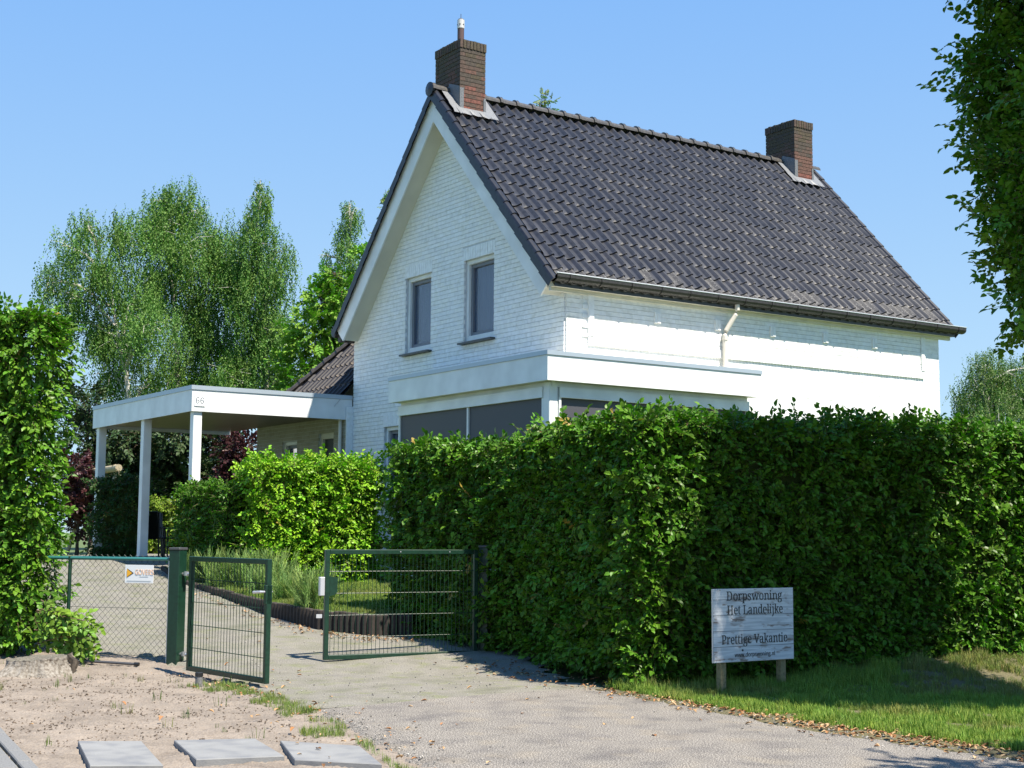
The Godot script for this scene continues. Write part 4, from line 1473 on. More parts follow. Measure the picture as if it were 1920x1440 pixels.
# ---------------------------------------------------------------- small things
func build_small_things() -> void:
	# paving slabs lying on the sand
	var labels := ["grey concrete slab on the sand, cut off by the kerb side", "grey concrete slab on the sand, middle of the three", "grey concrete slab on the sand, nearest the asphalt"]
	var spots := [[Vector2(-3.25, 10.86), Vector2(-2.79, 10.93), Vector2(-2.36, 9.85), Vector2(-2.83, 9.75)], [Vector2(-2.56, 11.0), Vector2(-1.96, 11.1), Vector2(-1.6, 10.26), Vector2(-2.18, 10.05)], [Vector2(-1.75, 11.0), Vector2(-1.12, 10.76), Vector2(-0.88, 9.95), Vector2(-1.5, 10.08)]]
	for k in 3:
		var q: Array = spots[k]
		var mid: Vector2 = (q[0] + q[1] + q[2] + q[3]) * 0.25
		var o := thing("paving_slab", labels[k], "slab", site(mid.x, mid.y, 0.0), 0.0, "loose slabs on the sand")
		var st := begin()
		var top := []
		var rim := []
		var low := []
		for p in q:
			var d: Vector2 = p - mid
			var y := 0.024 + rf(-0.006, 0.006)
			top.append(E * d.x * 0.985 + N * d.y * 0.985 + UP * y)
			rim.append(E * d.x + N * d.y + UP * (y - 0.006))
			low.append(E * d.x + N * d.y - UP * 0.05)
		quad(st, top[0], top[1], top[2], top[3])
		for e in 4:
			quad(st, top[e], top[(e + 1) % 4], rim[(e + 1) % 4], rim[e])
			quad(st, rim[e], rim[(e + 1) % 4], low[(e + 1) % 4], low[e])
		obj("slab", st, M.slab, o)
	# tree stump
	var o := thing("tree_stump", "weathered grey tree stump with flaring roots in front of the tall hedge", "stump", site(-5.36, 16.25, 0.0))
	var rings := []
	var seg := 56
	for j in 9:
		var t := j / 8.0
		var ring := []
		for k in seg:
			var a := TAU * k / seg
			var root := maxf(0.0, cos(a * 4.0 + 0.6)) + 0.5 * maxf(0.0, cos(a * 3.0 - 1.2))
			var flare := 1.0 + 0.7 * pow(1.0 - t, 2.4) * (0.35 + root)
			var ridge := 0.035 * fn.get_noise_2d(k * 9.0, t * 8.0) + 0.03 * sin(a * 17.0 + 2.0 * fn.get_noise_2d(k * 3.0, t * 30.0)) * (1.0 - 0.5 * t)
			var r := 0.27 * (flare + ridge) * (1.0 + 0.1 * sin(a * 2.0 + 0.5))
			ring.append(Vector3(cos(a) * r * 1.12, -0.05 + 0.22 * t + (0.025 * fn.get_noise_2d(k * 12.0, 3.0) + 0.02 * cos(a) if j == 8 else 0.0), sin(a) * r))
		rings.append(ring)
	var st := begin()
	for j in 8:
		for k in seg:
			quad(st, rings[j][k], rings[j][(k + 1) % seg], rings[j + 1][(k + 1) % seg], rings[j + 1][k])
	obj("bark", st, M.stump_side, o)
	st = begin()
	for j in 8:
		for k in seg:
			var c := Vector3(0, 0.175, 0)
			var d0 := UP * (0.004 * (j % 2) * (1.0 if j else 0.0))
			var d1 := UP * (0.004 * ((j + 1) % 2) if j < 7 else 0.0)
			var a0: Vector3 = c.lerp(rings[8][k], j / 8.0) + d0
			var b0: Vector3 = c.lerp(rings[8][(k + 1) % seg], j / 8.0) + d0
			var a1: Vector3 = c.lerp(rings[8][k], (j + 1) / 8.0) + d1
			var b1: Vector3 = c.lerp(rings[8][(k + 1) % seg], (j + 1) / 8.0) + d1
			quad(st, a0, a1, b1, b0)
	obj("cut_face", st, M.stump_top, o)
	st = begin()
	tube(st, [Vector3(0.33, -0.03, 0.22), Vector3(0.4, 0.1, 0.1), Vector3(0.36, 0.17, -0.05)], [0.02, 0.05, 0.03], 6)
	obj("loose_bark", st, M.bark, o)
	# a pipe lying on the ground
	o = thing("metal_pipe", "thin dark metal pipe lying on the sand beside the stump", "pipe", site(-5.35, 17.0, 0.075))
	st = begin()
	var a0 := Vector3.ZERO
	var a1 := site(-4.4, 16.8, 0.055) - site(-5.35, 17.0, 0.075)
	tube(st, [a0 - a1 * 0.2, a0, a1 * 0.5 + UP * 0.006, a1], [0.016], 8)
	obj("shaft", st, M.cap, o)
	st = begin()
	tube(st, [a1, a1 * 1.06], [0.022], 8)
	obj("end_cap", st, M.black, o)
	# gate stop
	o = thing("gate_stop", "short round stub post with black cap below the narrow gate leaf", "post", site(-3.25, 15.0, 0.0))
	st = begin()
	tube(st, [Vector3(0, -0.1, 0), Vector3(0, 0.1, 0)], [0.038], 12)
	obj("shaft", st, M.kerb, o)
	st = begin()
	tube(st, [Vector3(0, 0.1, 0), Vector3(0, 0.135, 0), Vector3(0, 0.14, 0)], [0.043, 0.043, 0.036], 12)
	obj("cap", st, M.black, o)
	# palisade edging of the garden bed
	var line := [Vector2(-1.35, 18.98), Vector2(-1.85, 18.95), Vector2(-2.6, 19.43), Vector2(-3.45, 20.6), Vector2(-4.55, 22.6), Vector2(-5.65, 24.4), Vector2(-6.4, 26.2)]
	o = thing("palisade_edging", "row of dark upright concrete palisades edging the raised garden bed", "edging", site(-1.3, 17.75, 0.0))
	var pal := []
	for k in 3:
		st = begin()
		tube(st, [Vector3(0, -0.5, 0), Vector3(0, 0.0, 0), Vector3(0, 0.012, 0)], [0.05, 0.05, 0.038], 8)
		pal.append(done(st, M.palisade))
	var base := site(-1.3, 17.75, 0.0)
	var run := 0.0
	for k in line.size() - 1:
		var p: Vector2 = line[k]
		var q: Vector2 = line[k + 1]
		while run < p.distance_to(q):
			var t := p.lerp(q, run / p.distance_to(q))
			var y := maxf(garden_h(t.y) - 0.08, drive_h(t.y) + 0.07) + rf(-0.012, 0.012)
			part("palisade", pal[rng.randi() % 3], o, site(t.x, t.y, y) - base)
			run += 0.098
		run -= p.distance_to(q)
	# garden chairs under the carport
	chair("black garden armchair beside the middle carport column", site(-7.72, 30.6, 1.03), 2.4)
	chair("black garden armchair nearest the low hedge under the carport", site(-7.3, 30.9, 1.03), -2.0)
	chair("black garden armchair behind the other two under the carport", site(-7.75, 31.6, 1.03), 0.4)
	# log swing frame
	o = thing("log_swing_frame", "round-log swing frame rising behind the clipped dark hedge", "swing frame", site(-9.45, 34.0, 1.03))
	st = begin()
	tube(st, [Vector3.ZERO + UP * 2.08 - N * 0.12 + E * 0.04, UP * 2.08 + N * 2.6 - E * 1.5], [0.085], 12)
	obj("beam", st, M.log, o)
	for q in [[0.15, 0.55], [0.15, -0.55], [2.2, 0.55], [2.2, -0.55]]:
		st = begin()
		var ft: Vector3 = N * q[0] - E * q[0] * 0.58
		tube(st, [ft + UP * 2.16 - E * q[1] * 0.12, ft + E * q[1] * 1.1 - UP * 0.1], [0.055], 8)
		obj("leg", st, M.log, o)

func chair(label: String, at: Vector3, turn: float) -> void:
	var o := thing("garden_chair", label, "chair", at, turn, "black garden armchairs under the carport")
	var st := begin()
	cbox(st, Vector3(0, 0.43, 0), Vector3(0.5, 0.05, 0.48), 0.01)
	obj("seat", st, M.black, o)
	st = begin()
	cbox(st, Vector3(0, 0.72, -0.27), Vector3(0.46, 0.56, 0.04), 0.01, Basis(Vector3(1, 0, 0), -0.2))
	obj("backrest", st, M.black, o)
	for sx in [-1.0, 1.0]:
		for sz in [-1.0, 1.0]:
			st = begin()
			tube(st, [Vector3(sx * 0.25, 0, sz * 0.24), Vector3(sx * 0.25, 0.64 if sz > 0 else 0.98, sz * 0.23 - (0.08 if sz < 0 else 0.0))], [0.018], 6)
			obj("leg", st, M.black, o)
		st = begin()
		cbox(st, Vector3(sx * 0.26, 0.65, 0.0), Vector3(0.055, 0.025, 0.52), 0.005)
		obj("armrest", st, M.black, o)

# ---------------------------------------------------------------- ground
const ASPHALT_L := [Vector2(1.6, 3.0), Vector2(0.3, 7.2), Vector2(-0.62, 9.9), Vector2(-1.2, 11.5), Vector2(-1.72, 13.0)]
const ASPHALT_R := [Vector2(9.6, 3.0), Vector2(6.2, 7.2), Vector2(4.05, 9.95), Vector2(2.45, 12.05), Vector2(0.9, 14.95)]
const HEDGE_A := Vector2(-1.66, 19.45)
const HEDGE_A3 := Vector2(0.16, 17.3)
const HEDGE_B := Vector2(1.27, 14.8)
const HEDGE_C := Vector2(7.6, 17.25)

func verge_y(e: float, n: float) -> float:
	# the grass verge climbs to a low bank under the hedge
	var ab := (HEDGE_C - HEDGE_B).normalized()
	var d := absf((Vector2(e, n) - HEDGE_B).cross(ab))
	return 0.012 + 0.22 * smoothstep(1.4, 0.1, d) * smoothstep(2.2, 5.0, e)

func build_ground() -> void:
	# one sheet to the horizon, following the rise towards the house
	var ns := [-120.0, -40.0, -10.0, 4.0, 10.0, 14.0, 16.3, 19.0, 22.0, 25.0, 27.75, 34.0, 60.0, 120.0, 400.0]
	var es := [-300.0, -80.0, -30.0, -12.0, -8.0, -4.0, 0.0, 4.0, 8.0, 12.0, 30.0, 80.0, 300.0]
	var pts := []
	for n in ns:
		for e in es:
			pts.append(site(e, n, drive_h(n) - 0.04))
	structure("ground", smooth_mesh(pts, es.size(), ns.size(), M.meadow))
	# sand
	var sand_l := [Vector2(-7.6, 8.4), Vector2(-7.6, 10.8), Vector2(-7.6, 13.2), Vector2(-7.6, 19.2)]
	var sand_r := [Vector2(0.1, 8.4), Vector2(-0.72, 10.8), Vector2(-1.45, 13.2), Vector2(-2.8, 18.6)]
	sheet("sand", sand_l, sand_r, 300, 380, M.sand, func(e, n, _t): return drive_h(n) - 0.016 - 0.02 * smoothstep(0.09, 0.0, absf(e + 4.35 + (n - 11.0) * 0.33)) * smoothstep(13.6, 11.5, n), 0.0, 0.018, func(e, n):
		var v := 0.84 + 0.16 * fn.get_noise_2d(e * 22.0, n * 22.0)
		return Color(v, v, v))
	# asphalt apron
	sheet("asphalt", ASPHALT_L, ASPHALT_R, 120, 160, M.asphalt, func(e, n, t): return 0.01 - 0.04 * smoothstep(0.03, 0.0, t) - 0.03 * smoothstep(0.97, 1.0, t) + 0.02 * sin(t * PI) + 0.004 * fn.get_noise_2d(e * 15.0, n * 15.0), 0.14, 0.0, func(e, n):
		# sand washed over the surface in streaks
		var k := 0.88 + 0.07 * fn.get_noise_2d(e * 16.0, n * 16.0) + 0.08 * fn.get_noise_2d(e * 120.0, n * 120.0)
		var s := 0.6 * smoothstep(0.25, 0.5, fn.get_noise_2d(e * 30.0 + 200.0, n * 30.0))
		return Color(k, k, k).lerp(Color(1.0, 0.96, 0.88), s))
	# the paved drive behind it
	var dl := [Vector2(-1.8, 13.0), Vector2(-2.45, 14.4), Vector2(-3.3, 16.1), Vector2(-4.3, 17.35), Vector2(-8.0, 18.9), Vector2(-9.0, 22.0), Vector2(-9.6, 25.0), Vector2(-10.0, 30.0), Vector2(-10.0, 36.0)]
	var dr := [Vector2(0.95, 14.9), Vector2(0.5, 15.9), Vector2(0.3, 17.5), Vector2(0.2, 19.0), Vector2(-1.85, 18.95), Vector2(-3.45, 20.65), Vector2(-5.65, 24.4), Vector2(-6.4, 26.2), Vector2(-4.0, 34.0)]
	sheet("driveway", dl, dr, 90, 220, M.paving, func(e, n, t): return drive_h(n) + 0.014 + 0.006 * fn.get_noise_2d(e * 25.0, n * 25.0) - 0.05 * smoothstep(0.025, 0.0, t), 0.25, 0.0, func(e, n):
		var k := 0.85 + 0.1 * fn.get_noise_2d(e * 30.0, n * 30.0) + 0.08 * fn.get_noise_2d(e * 180.0, n * 180.0)
		var moss := smoothstep(0.3, 0.5, fn.get_noise_2d(e * 60.0 + 90.0, n * 60.0))
		var pale := smoothstep(0.34, 0.48, fn.get_noise_2d(e * 75.0 - 60.0, n * 75.0))
		return Color(k, k, k).lerp(Color(0.72, 0.82, 0.45), moss * 0.6).lerp(Color(1, 1, 0.97), pale * 0.7))
	# raised lawn
	var ll := [Vector2(-1.0, 19.04), Vector2(-1.35, 19.02), Vector2(-1.85, 18.99), Vector2(-2.6, 19.47), Vector2(-3.45, 20.64), Vector2(-4.55, 22.64), Vector2(-5.65, 24.44), Vector2(-6.4, 26.24)]
	var lr := [Vector2(0.4, 19.3), Vector2(0.3, 19.4), Vector2(0.2, 19.6), Vector2(0.0, 20.4), Vector2(-0.3, 22.0), Vector2(-0.8, 24.0), Vector2(-1.5, 26.0), Vector2(-2.4, 28.0)]
	sheet("lawn", ll, lr, 40, 80, M.meadow, func(_e, n, _t): return maxf(garden_h(n) - 0.08, drive_h(n) + 0.04), 0.0, 0.006)
	# verge between asphalt and hedge, with a brown strip of litter along its edge
	var vl := [Vector2(0.85, 15.0), Vector2(1.55, 13.7), Vector2(2.4, 12.08), Vector2(4.0, 9.98), Vector2(6.15, 7.23), Vector2(9.55, 3.03)]
	var vr := [Vector2(1.6, 15.6), Vector2(3.0, 16.0), Vector2(5.0, 16.8), Vector2(9.0, 18.0), Vector2(14.0, 16.0), Vector2(20.0, 10.0)]
	sheet("verge", vl, vr, 60, 90, M.soil, func(e, n, t): return verge_y(e, n) - 0.06 * smoothstep(0.04, 0.0, t), 0.05, 0.006)
	# a corner of brick pavement with a kerb
	var o := structure("pavement", ArrayMesh.new())
	var kd := (Vector2(-3.2, 9.8) - Vector2(-4.16, 11.75)).normalized()
	var kn := Vector2(kd.y, -kd.x)
	if kn.x > 0: kn = -kn
	var bs := Basis(E * kd.x + N * kd.y, UP, (E * kd.x + N * kd.y).cross(UP))
	var st := begin()
	var c0 := Vector2(-4.16, 11.75) + kn * 1.6
	box(st, site(c0.x, c0.y, -0.03), Vector3(12.0, 0.06, 3.1), bs)
	o.mesh = done(st, M.soil)
	for k in 16:
		var p := Vector2(-4.16, 11.75) + kd * (-3.0 + 0.5 * k + 0.25) + kn * 0.06
		st = begin()
		cbox(st, Vector3.ZERO, Vector3(0.492, 0.12, 0.1), 0.008)
		part("kerb_stone", done(st, M.kerb), o, site(p.x, p.y, -0.03 + rf(-0.003, 0.003)), bs)
	st = begin()
	cbox(st, Vector3.ZERO, Vector3(0.292, 0.08, 0.292), 0.006)
	var pm := done(st, M.kerb)
	for j in 4:
		for k in 25:
			var p := Vector2(-4.16, 11.75) + kd * (-3.0 + 0.3 * k + (0.15 if j % 2 else 0.0)) + kn * (0.28 + 0.3 * j)
			part("paver", pm, o, site(p.x, p.y, -0.012 + rf(-0.003, 0.003)), bs)

func inside(p: Vector2, poly: Array) -> bool:
	return Geometry2D.is_point_in_polygon(p, PackedVector2Array(poly))

func grass(called: String, label: String, poly: Array, count: int, meshes: Array, hf: Callable, col: Color, s0: float, s1: float, patch: float) -> void:
	var lo := Vector2(999, 999)
	var hi := -lo
	for p in poly:
		lo = lo.min(p); hi = hi.max(p)
	var xf := []
	var cs := []
	var tries := 0
	while xf.size() < count and tries < count * 12:
		tries += 1
		var p := Vector2(rf(lo.x, hi.x), rf(lo.y, hi.y))
		if not inside(p, poly): continue
		if p.y < 11.15 and p.y > 9.7 and p.x > -3.3 and p.x < -0.8 - (p.y - 9.9) * 0.3: continue
		var d := fn.get_noise_2d(p.x * 35.0 + 11.0, p.y * 35.0)
		if d < patch + rf(-0.15, 0.15): continue
		if p.x > 4.2 and p.y > 14.2 and rng.randf() < 0.55: continue
		var y: float = hf.call(p.x, p.y)
		xf.append(Transform3D(Basis(UP, rng.randf() * TAU).scaled(Vector3.ONE * rf(s0, s1) * (0.8 + 0.5 * d)), site(p.x, p.y, y - 0.01)))
		var dry := smoothstep(0.1, 0.5, fn.get_noise_2d(p.x * 12.0 - 40.0, p.y * 12.0)) * 0.5
		if p.x > 4.2 and p.y > 14.2:
			dry = maxf(dry, rf(0.3, 1.0))
		cs.append(leaf_col(col.lerp(Color(0.22, 0.2, 0.08), dry), 0.25))
	var o := scatter(called, self, meshes[0], xf, cs)
	tag(o, label, "grass", "", "stuff")

func build_grass() -> void:
	var t1 := [tuft_mesh(1, 16, 0.085, 0.06, 0.003)]
	var t2 := [tuft_mesh(2, 12, 0.2, 0.06, 0.0035)]
	var t3 := [tuft_mesh(3, 9, 0.09, 0.06, 0.0028)]
	var g := Color(0.19, 0.29, 0.05)
	grass("grass_verge", "short green grass on the verge between asphalt and hedge", [Vector2(1.0, 14.95), Vector2(1.75, 13.6), Vector2(2.6, 12.25), Vector2(4.3, 10.1), Vector2(6.5, 9.0), Vector2(7.6, 17.0), Vector2(4.0, 16.0), Vector2(1.5, 15.1)], 17000, t1, verge_y, g, 0.5, 1.25, -0.45)
	grass("long_grass", "longer grass growing at the foot of the lane-side hedge", [Vector2(1.0, 14.9), Vector2(1.3, 14.4), Vector2(2.2, 14.3), Vector2(5.6, 15.6), Vector2(5.6, 16.3), Vector2(1.6, 15.1)], 2000, t2, verge_y, g, 0.35, 0.9, -0.3)
	grass("strip_grass", "thin grass along the sand and asphalt edge by the gate", [Vector2(-0.75, 9.9), Vector2(-0.3, 9.3), Vector2(-1.0, 9.3), Vector2(-1.6, 11.4), Vector2(-2.2, 13.2), Vector2(-3.5, 15.2), Vector2(-2.9, 15.2), Vector2(-2.2, 14.0), Vector2(-1.7, 12.95), Vector2(-1.18, 11.4)], 1100, t3, func(_e, _n): return 0.0, Color(0.17, 0.235, 0.06), 0.3, 0.85, 0.0)
	grass("sand_weeds", "sparse grass tufts sprouting from the bare sand", [Vector2(-6.5, 10.2), Vector2(-1.7, 10.2), Vector2(-3.0, 16.8), Vector2(-6.5, 17.0)], 70, t3, func(_e, _n): return 0.0, Color(0.1, 0.15, 0.04), 0.4, 1.2, 0.22)
	grass("lawn_grass", "sunlit lawn behind the palisade edging", [Vector2(-0.8, 19.3), Vector2(-1.85, 19.1), Vector2(-2.6, 19.6), Vector2(-3.5, 20.8), Vector2(-4.6, 22.8), Vector2(-4.0, 25.0), Vector2(-1.0, 24.5), Vector2(-0.4, 20.0)], 9000, t1, func(_e, n): return maxf(garden_h(n) - 0.08, drive_h(n) + 0.04), Color(0.17, 0.25, 0.05), 0.6, 1.2, -0.9)
	# soil crumbs on the sand and dead leaves along the edges
	var st := begin()
	box(st, Vector3.ZERO, Vector3(0.018, 0.008, 0.012), Basis(Vector3(0.3, 1, 0.2).normalized(), 0.7))
	box(st, Vector3(0.006, 0.003, 0.002), Vector3(0.01, 0.012, 0.009), Basis(Vector3(1, 0.2, 0.4).normalized(), 0.5))
	var clod := done(st, M.clod)
	var xf := []
	var cs := []
	for k in 9000:
		var p := Vector2(rf(-6.5, -1.2), rf(9.3, 16.8))
		if p.x > -1.0 - (p.y - 9.9) * 0.36: continue
		if fn.get_noise_2d(p.x * 30.0, p.y * 30.0) < rf(-0.3, 0.25): continue
		var y := 0.013 * (fn.get_noise_2d(p.x * 40.0, p.y * 40.0) + 0.6 * fn.get_noise_2d(p.x * 150.0, p.y * 150.0)) - 0.012
		if p.y < 11.15 and p.y > 9.7 and p.x > -3.3 and p.x < -0.8: continue
		xf.append(Transform3D(Basis(rdir(), rng.randf() * TAU).scaled(Vector3(1.0, 0.6, 1.0) * rf(0.25, 0.95) * (2.4 if rng.randf() < 0.012 else 1.0)), site(p.x, p.y, y + 0.002)))
		var v := rf(0.07, 0.18)
		cs.append(Color(v, v * 0.75, v * 0.55))
	tag(scatter("soil_crumbs", self, clod, xf, cs), "dark soil crumbs and bark bits strewn over the sand", "soil", "", "stuff")
	xf = []
	cs = []
	for k in 2600:
		var p := Vector2(rf(-4.5, 4.0), rf(9.3, 19.0))
		if k % 2: p = resample(ASPHALT_L if k % 4 == 1 else ASPHALT_R, rng.randf()) + Vector2(rng.randfn(), rng.randfn()) * 0.12
		if p.x < -0.62 - (p.y - 9.9) * 0.36 or p.x > 4.05 - (p.y - 9.95) * 0.65: continue
		var w := rf(0.12, 0.4)
		xf.append(Transform3D(Basis(rdir(), rng.randf() * TAU).scaled(Vector3.ONE * rf(0.3, 0.9)), site(p.x, p.y, drive_h(p.y) + 0.022)))
		cs.append(Color(w, w * 0.94, w * 0.85))
	tag(scatter("loose_gravel", self, clod, xf, cs), "loose gravel grains scattered over asphalt and drive", "gravel", "", "stuff")
	st = begin()
	leaf(st, Vector3(0, 0, -0.03), Vector3(0, 0.1, 1).normalized(), UP, 0.06, 0.035, 0.35)
	var dead := done(st, M.litter)
	xf = []
	cs = []
	var lines := [[ASPHALT_R, 1500, 0.16, 0.2], [[Vector2(-1.0, 18.6), Vector2(-1.85, 18.6), Vector2(-2.6, 19.2), Vector2(-3.5, 20.4), Vector2(-5.6, 24.0)], 240, -0.08, 0.12], [[Vector2(0.95, 14.8), Vector2(0.3, 16.0), Vector2(-0.3, 17.0)], 120, 0.0, 0.25], [[Vector2(-0.5, 9.6), Vector2(-1.2, 11.5), Vector2(-2.4, 13.9), Vector2(-3.4, 16.0)], 110, 0.0, 0.35]]
	for l in lines:
		for k in l[1]:
			var p := resample(l[0], rng.randf()) + Vector2(l[2] + rng.randfn() * l[3], rng.randfn() * l[3])
			xf.append(Transform3D(Basis(UP, rng.randf() * TAU) * Basis(Vector3(1, 0, 0), rf(-0.4, 0.4)).scaled(Vector3.ONE * rf(0.5, 1.1)), site(p.x, p.y, drive_h(p.y) + (verge_y(p.x, p.y) if p.x > 0.9 else 0.018) + 0.012)))
			cs.append([Color(0.28, 0.14, 0.06), Color(0.35, 0.22, 0.11), Color(0.17, 0.09, 0.045), Color(0.4, 0.28, 0.16)][rng.randi() % 4])
	for k in 40:
		var p := Vector2(rf(-4.5, 1.5), rf(11.0, 20.0))
		if p.x > 2.0 - (p.y - 12.0) * 0.5 or p.y < 11.2 and p.x < -0.8: continue
		xf.append(Transform3D(Basis(UP, rng.randf() * TAU) * Basis(Vector3(1, 0, 0), rf(-0.5, 0.5)).scaled(Vector3.ONE * rf(0.6, 1.1)), site(p.x, p.y, drive_h(p.y) + 0.03)))
		cs.append([Color(0.3, 0.15, 0.07), Color(0.4, 0.25, 0.12)][rng.randi() % 2])
	tag(scatter("leaf_litter", self, dead, xf, cs), "dry brown leaves lying along the asphalt edge and the bed", "leaves", "", "stuff")

# ---------------------------------------------------------------- greenery
func v3(p: Vector2, y: float) -> Vector3:
	return site(p.x, p.y, y)

func build_hedges() -> void:
	var near := []
	var small := []
	for k in 3:
		near.append(shoot_mesh(20 + k, 7, 0.2, 0.075, 0.05, M.leaf))
		small.append(shoot_mesh(40 + k, 8, 0.16, 0.05, 0.034, M.leaf))
	var green := Color(0.07, 0.15, 0.018)
	# the big L-shaped beech hedge
	var A := v3(HEDGE_A, 0.0)
	var B := v3(HEDGE_B, 0.0)
	var Cc := v3(HEDGE_C, 0.0)
	var A3 := v3(HEDGE_A3, 0.0)
	var h := 2.84
	var n1 := (B - A3).normalized().cross(UP)
	if n1.dot(N) > 0: n1 = -n1
	var n0 := (A3 - A).normalized().cross(UP)
	if n0.dot(N) > 0: n0 = -n0
	var n2 := (Cc - B).normalized().cross(UP)
	if n2.dot(N) > 0: n2 = -n2
	var t := 1.0
	var up := UP * h
	var bend := (n1 + n2).normalized()
	var up0 := UP * (h - 0.1)
	var faces := [
		[A3 - n1 * 0.04 + UP * 0.1, B - A3, up - UP * 0.1, n1, 430.0],
		[A - n0 * 0.04 + UP * 0.2, A3 - A, up0 - UP * 0.2, n0, 430.0],
		[B - n2 * 0.04 + UP * 0.1, Cc - B, up - UP * 0.1, n2, 430.0],
		[B - bend * 0.1 - (n2 - n1) * 0.06 + UP * 0.1, (n2 - n1) * 0.12, up - UP * 0.1, bend, 480.0],
		[A - n0 * t + UP * 0.3, n0 * t, up0 - UP * 0.3, (A - A3).normalized(), 400.0],
		[A3 + up, B - A3, -n1 * t, UP, 400.0],
		[A + up0, A3 - A, -n0 * t, UP, 400.0],
		[B + up, Cc - B, -n2 * t, UP, 400.0],
		[A - n0 * t + UP * 1.2, A3 - A, up0 - UP * 1.2, -n0, 60.0],
	]
	var i1 := -n1 * t * 0.5
	var i0 := -n0 * t * 0.5
	var i2 := -n2 * t * 0.5
	hedge("beech_hedge", "big clipped beech hedge turning the corner from drive to lane", "", faces, Color(0.07, 0.168, 0.014), near, 0.8, 0.07, 300,
		[[A3 + i1, B + i1 - (B - A3).normalized() * 0.3, h - 0.25, 0.3], [A + i0 + (A3 - A).normalized() * 0.25, A3 + i0, h - 0.35, 0.3], [B + i2 + (Cc - B).normalized() * 0.2, Cc + i2, h - 0.25, 0.3]])
	# tall hedge at the left
	var P := site(-5.85, 17.35)
	var Q := site(-8.6, 17.6)
	var nf := (Q - P).normalized().cross(UP)
	if nf.dot(N) > 0: nf = -nf
	var th := 4.3
	hedge("beech_hedge", "tall narrow beech hedge behind the tree stump", "", [
		[P + UP * 0.2, Q - P, UP * (th - 0.2), nf, 380.0],
		[P + UP * 0.3, -nf * 0.8, UP * (th - 0.3), (P - Q).normalized(), 380.0],
		[P + UP * th, Q - P, -nf * 0.8, UP, 380.0]], Color(0.095, 0.215, 0.018), near, 0.9, 0.13, 300,
		[[P - nf * 0.4 + (Q - P).normalized() * 0.35, Q - nf * 0.4, th - 0.35, 0.2]], 0.25)
	# a low branch reaching over the fence from its foot
	var o := get_child(get_child_count() - 1)
	var xf := [[], [], []]
	var cs := [[], [], []]
	var st := begin()
	for k in 7:
		var a := site(-5.7 + rf(-0.1, 0.1), 17.1, rf(0.25, 0.8))
		var e := a + E * rf(0.3, 0.8) + UP * rf(-0.45, 0.1) - N * rf(0.0, 0.25)
		tube(st, [a, a.lerp(e, 0.5) + UP * 0.06, e], [0.008, 0.006, 0.003], 5, false)
		for j in 16:
			var p := a.lerp(e, rf(0.1, 1.0)) + rdir() * 0.07
			p.y = maxf(p.y, 0.08)
			xf[j % 3].append(Transform3D(aim(E * 0.6 - UP * rf(0.1, 0.9) + rdir() * 0.5, UP * 0.5 - N + rdir() * 0.4, rf(0.8, 1.2)), p))
			cs[j % 3].append(leaf_col(Color(0.13, 0.24, 0.03)))
	obj("low_branches", st, M.twig, o).set_meta("kind", "stuff")
	for j in 3: scatter("foliage", o, near[j], xf[j], cs[j])
	# hedges in the garden
	var ex := Vector3(1, 0, 0)
	var ez := Vector3(0, 0, 1)
	var lh := [Vector3(-3.27, 0.76, -4.0), 2.35, 2.0, 0.9]   # front left corner, length along X, height, depth
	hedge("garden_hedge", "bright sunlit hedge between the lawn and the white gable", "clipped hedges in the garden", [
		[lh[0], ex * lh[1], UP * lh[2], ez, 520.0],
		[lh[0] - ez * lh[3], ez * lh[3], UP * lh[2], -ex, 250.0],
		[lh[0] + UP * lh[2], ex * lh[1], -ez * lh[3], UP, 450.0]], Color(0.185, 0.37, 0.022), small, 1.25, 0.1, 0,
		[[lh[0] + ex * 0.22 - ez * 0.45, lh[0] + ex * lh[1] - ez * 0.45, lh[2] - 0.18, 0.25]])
	var dh := Vector3(-3.5, 0.85, -4.7)
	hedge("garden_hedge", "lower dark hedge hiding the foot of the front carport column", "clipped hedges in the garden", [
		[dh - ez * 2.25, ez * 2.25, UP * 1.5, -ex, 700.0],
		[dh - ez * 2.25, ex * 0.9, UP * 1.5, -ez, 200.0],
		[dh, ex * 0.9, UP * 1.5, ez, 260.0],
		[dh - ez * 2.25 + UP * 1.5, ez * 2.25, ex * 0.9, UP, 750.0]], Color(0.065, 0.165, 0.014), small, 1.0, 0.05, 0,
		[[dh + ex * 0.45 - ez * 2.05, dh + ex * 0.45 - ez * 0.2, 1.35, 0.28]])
	var kh := site(-8.62, 29.2, 1.03)
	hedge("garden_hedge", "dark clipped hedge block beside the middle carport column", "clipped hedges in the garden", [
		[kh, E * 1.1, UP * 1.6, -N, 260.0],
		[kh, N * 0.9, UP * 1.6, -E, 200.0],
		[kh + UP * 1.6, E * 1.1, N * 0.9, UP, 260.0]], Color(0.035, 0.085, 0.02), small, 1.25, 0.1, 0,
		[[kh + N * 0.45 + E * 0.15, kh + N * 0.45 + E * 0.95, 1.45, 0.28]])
	var yh := site(-9.9, 36.5, 1.03)
	hedge("garden_hedge", "yellow-green clipped hedge in full sun beyond the carport chairs", "clipped hedges in the garden", [
		[yh, E * 2.4, UP * 1.32, -N, 260.0],
		[yh + UP * 1.32, E * 2.4, N * 0.9, UP, 260.0]], Color(0.17, 0.26, 0.03), small, 1.3, 0.08, 0,
		[[yh + N * 0.45, yh + N * 0.45 + E * 2.4, 1.2, 0.3]])
	# lavender along the drive
	var spots := [[-4.2, 22.9, 0.72, 1.0], [-4.75, 23.4, 0.7, 0.95], [-5.3, 24.3, 0.62, 0.85], [-3.75, 22.0, 0.6, 0.8], [-3.3, 21.1, 0.5, 0.72], [-2.75, 19.95, 0.55, 0.95], [-4.45, 24.0, 0.7, 1.1], [-3.85, 22.9, 0.7, 1.0]]
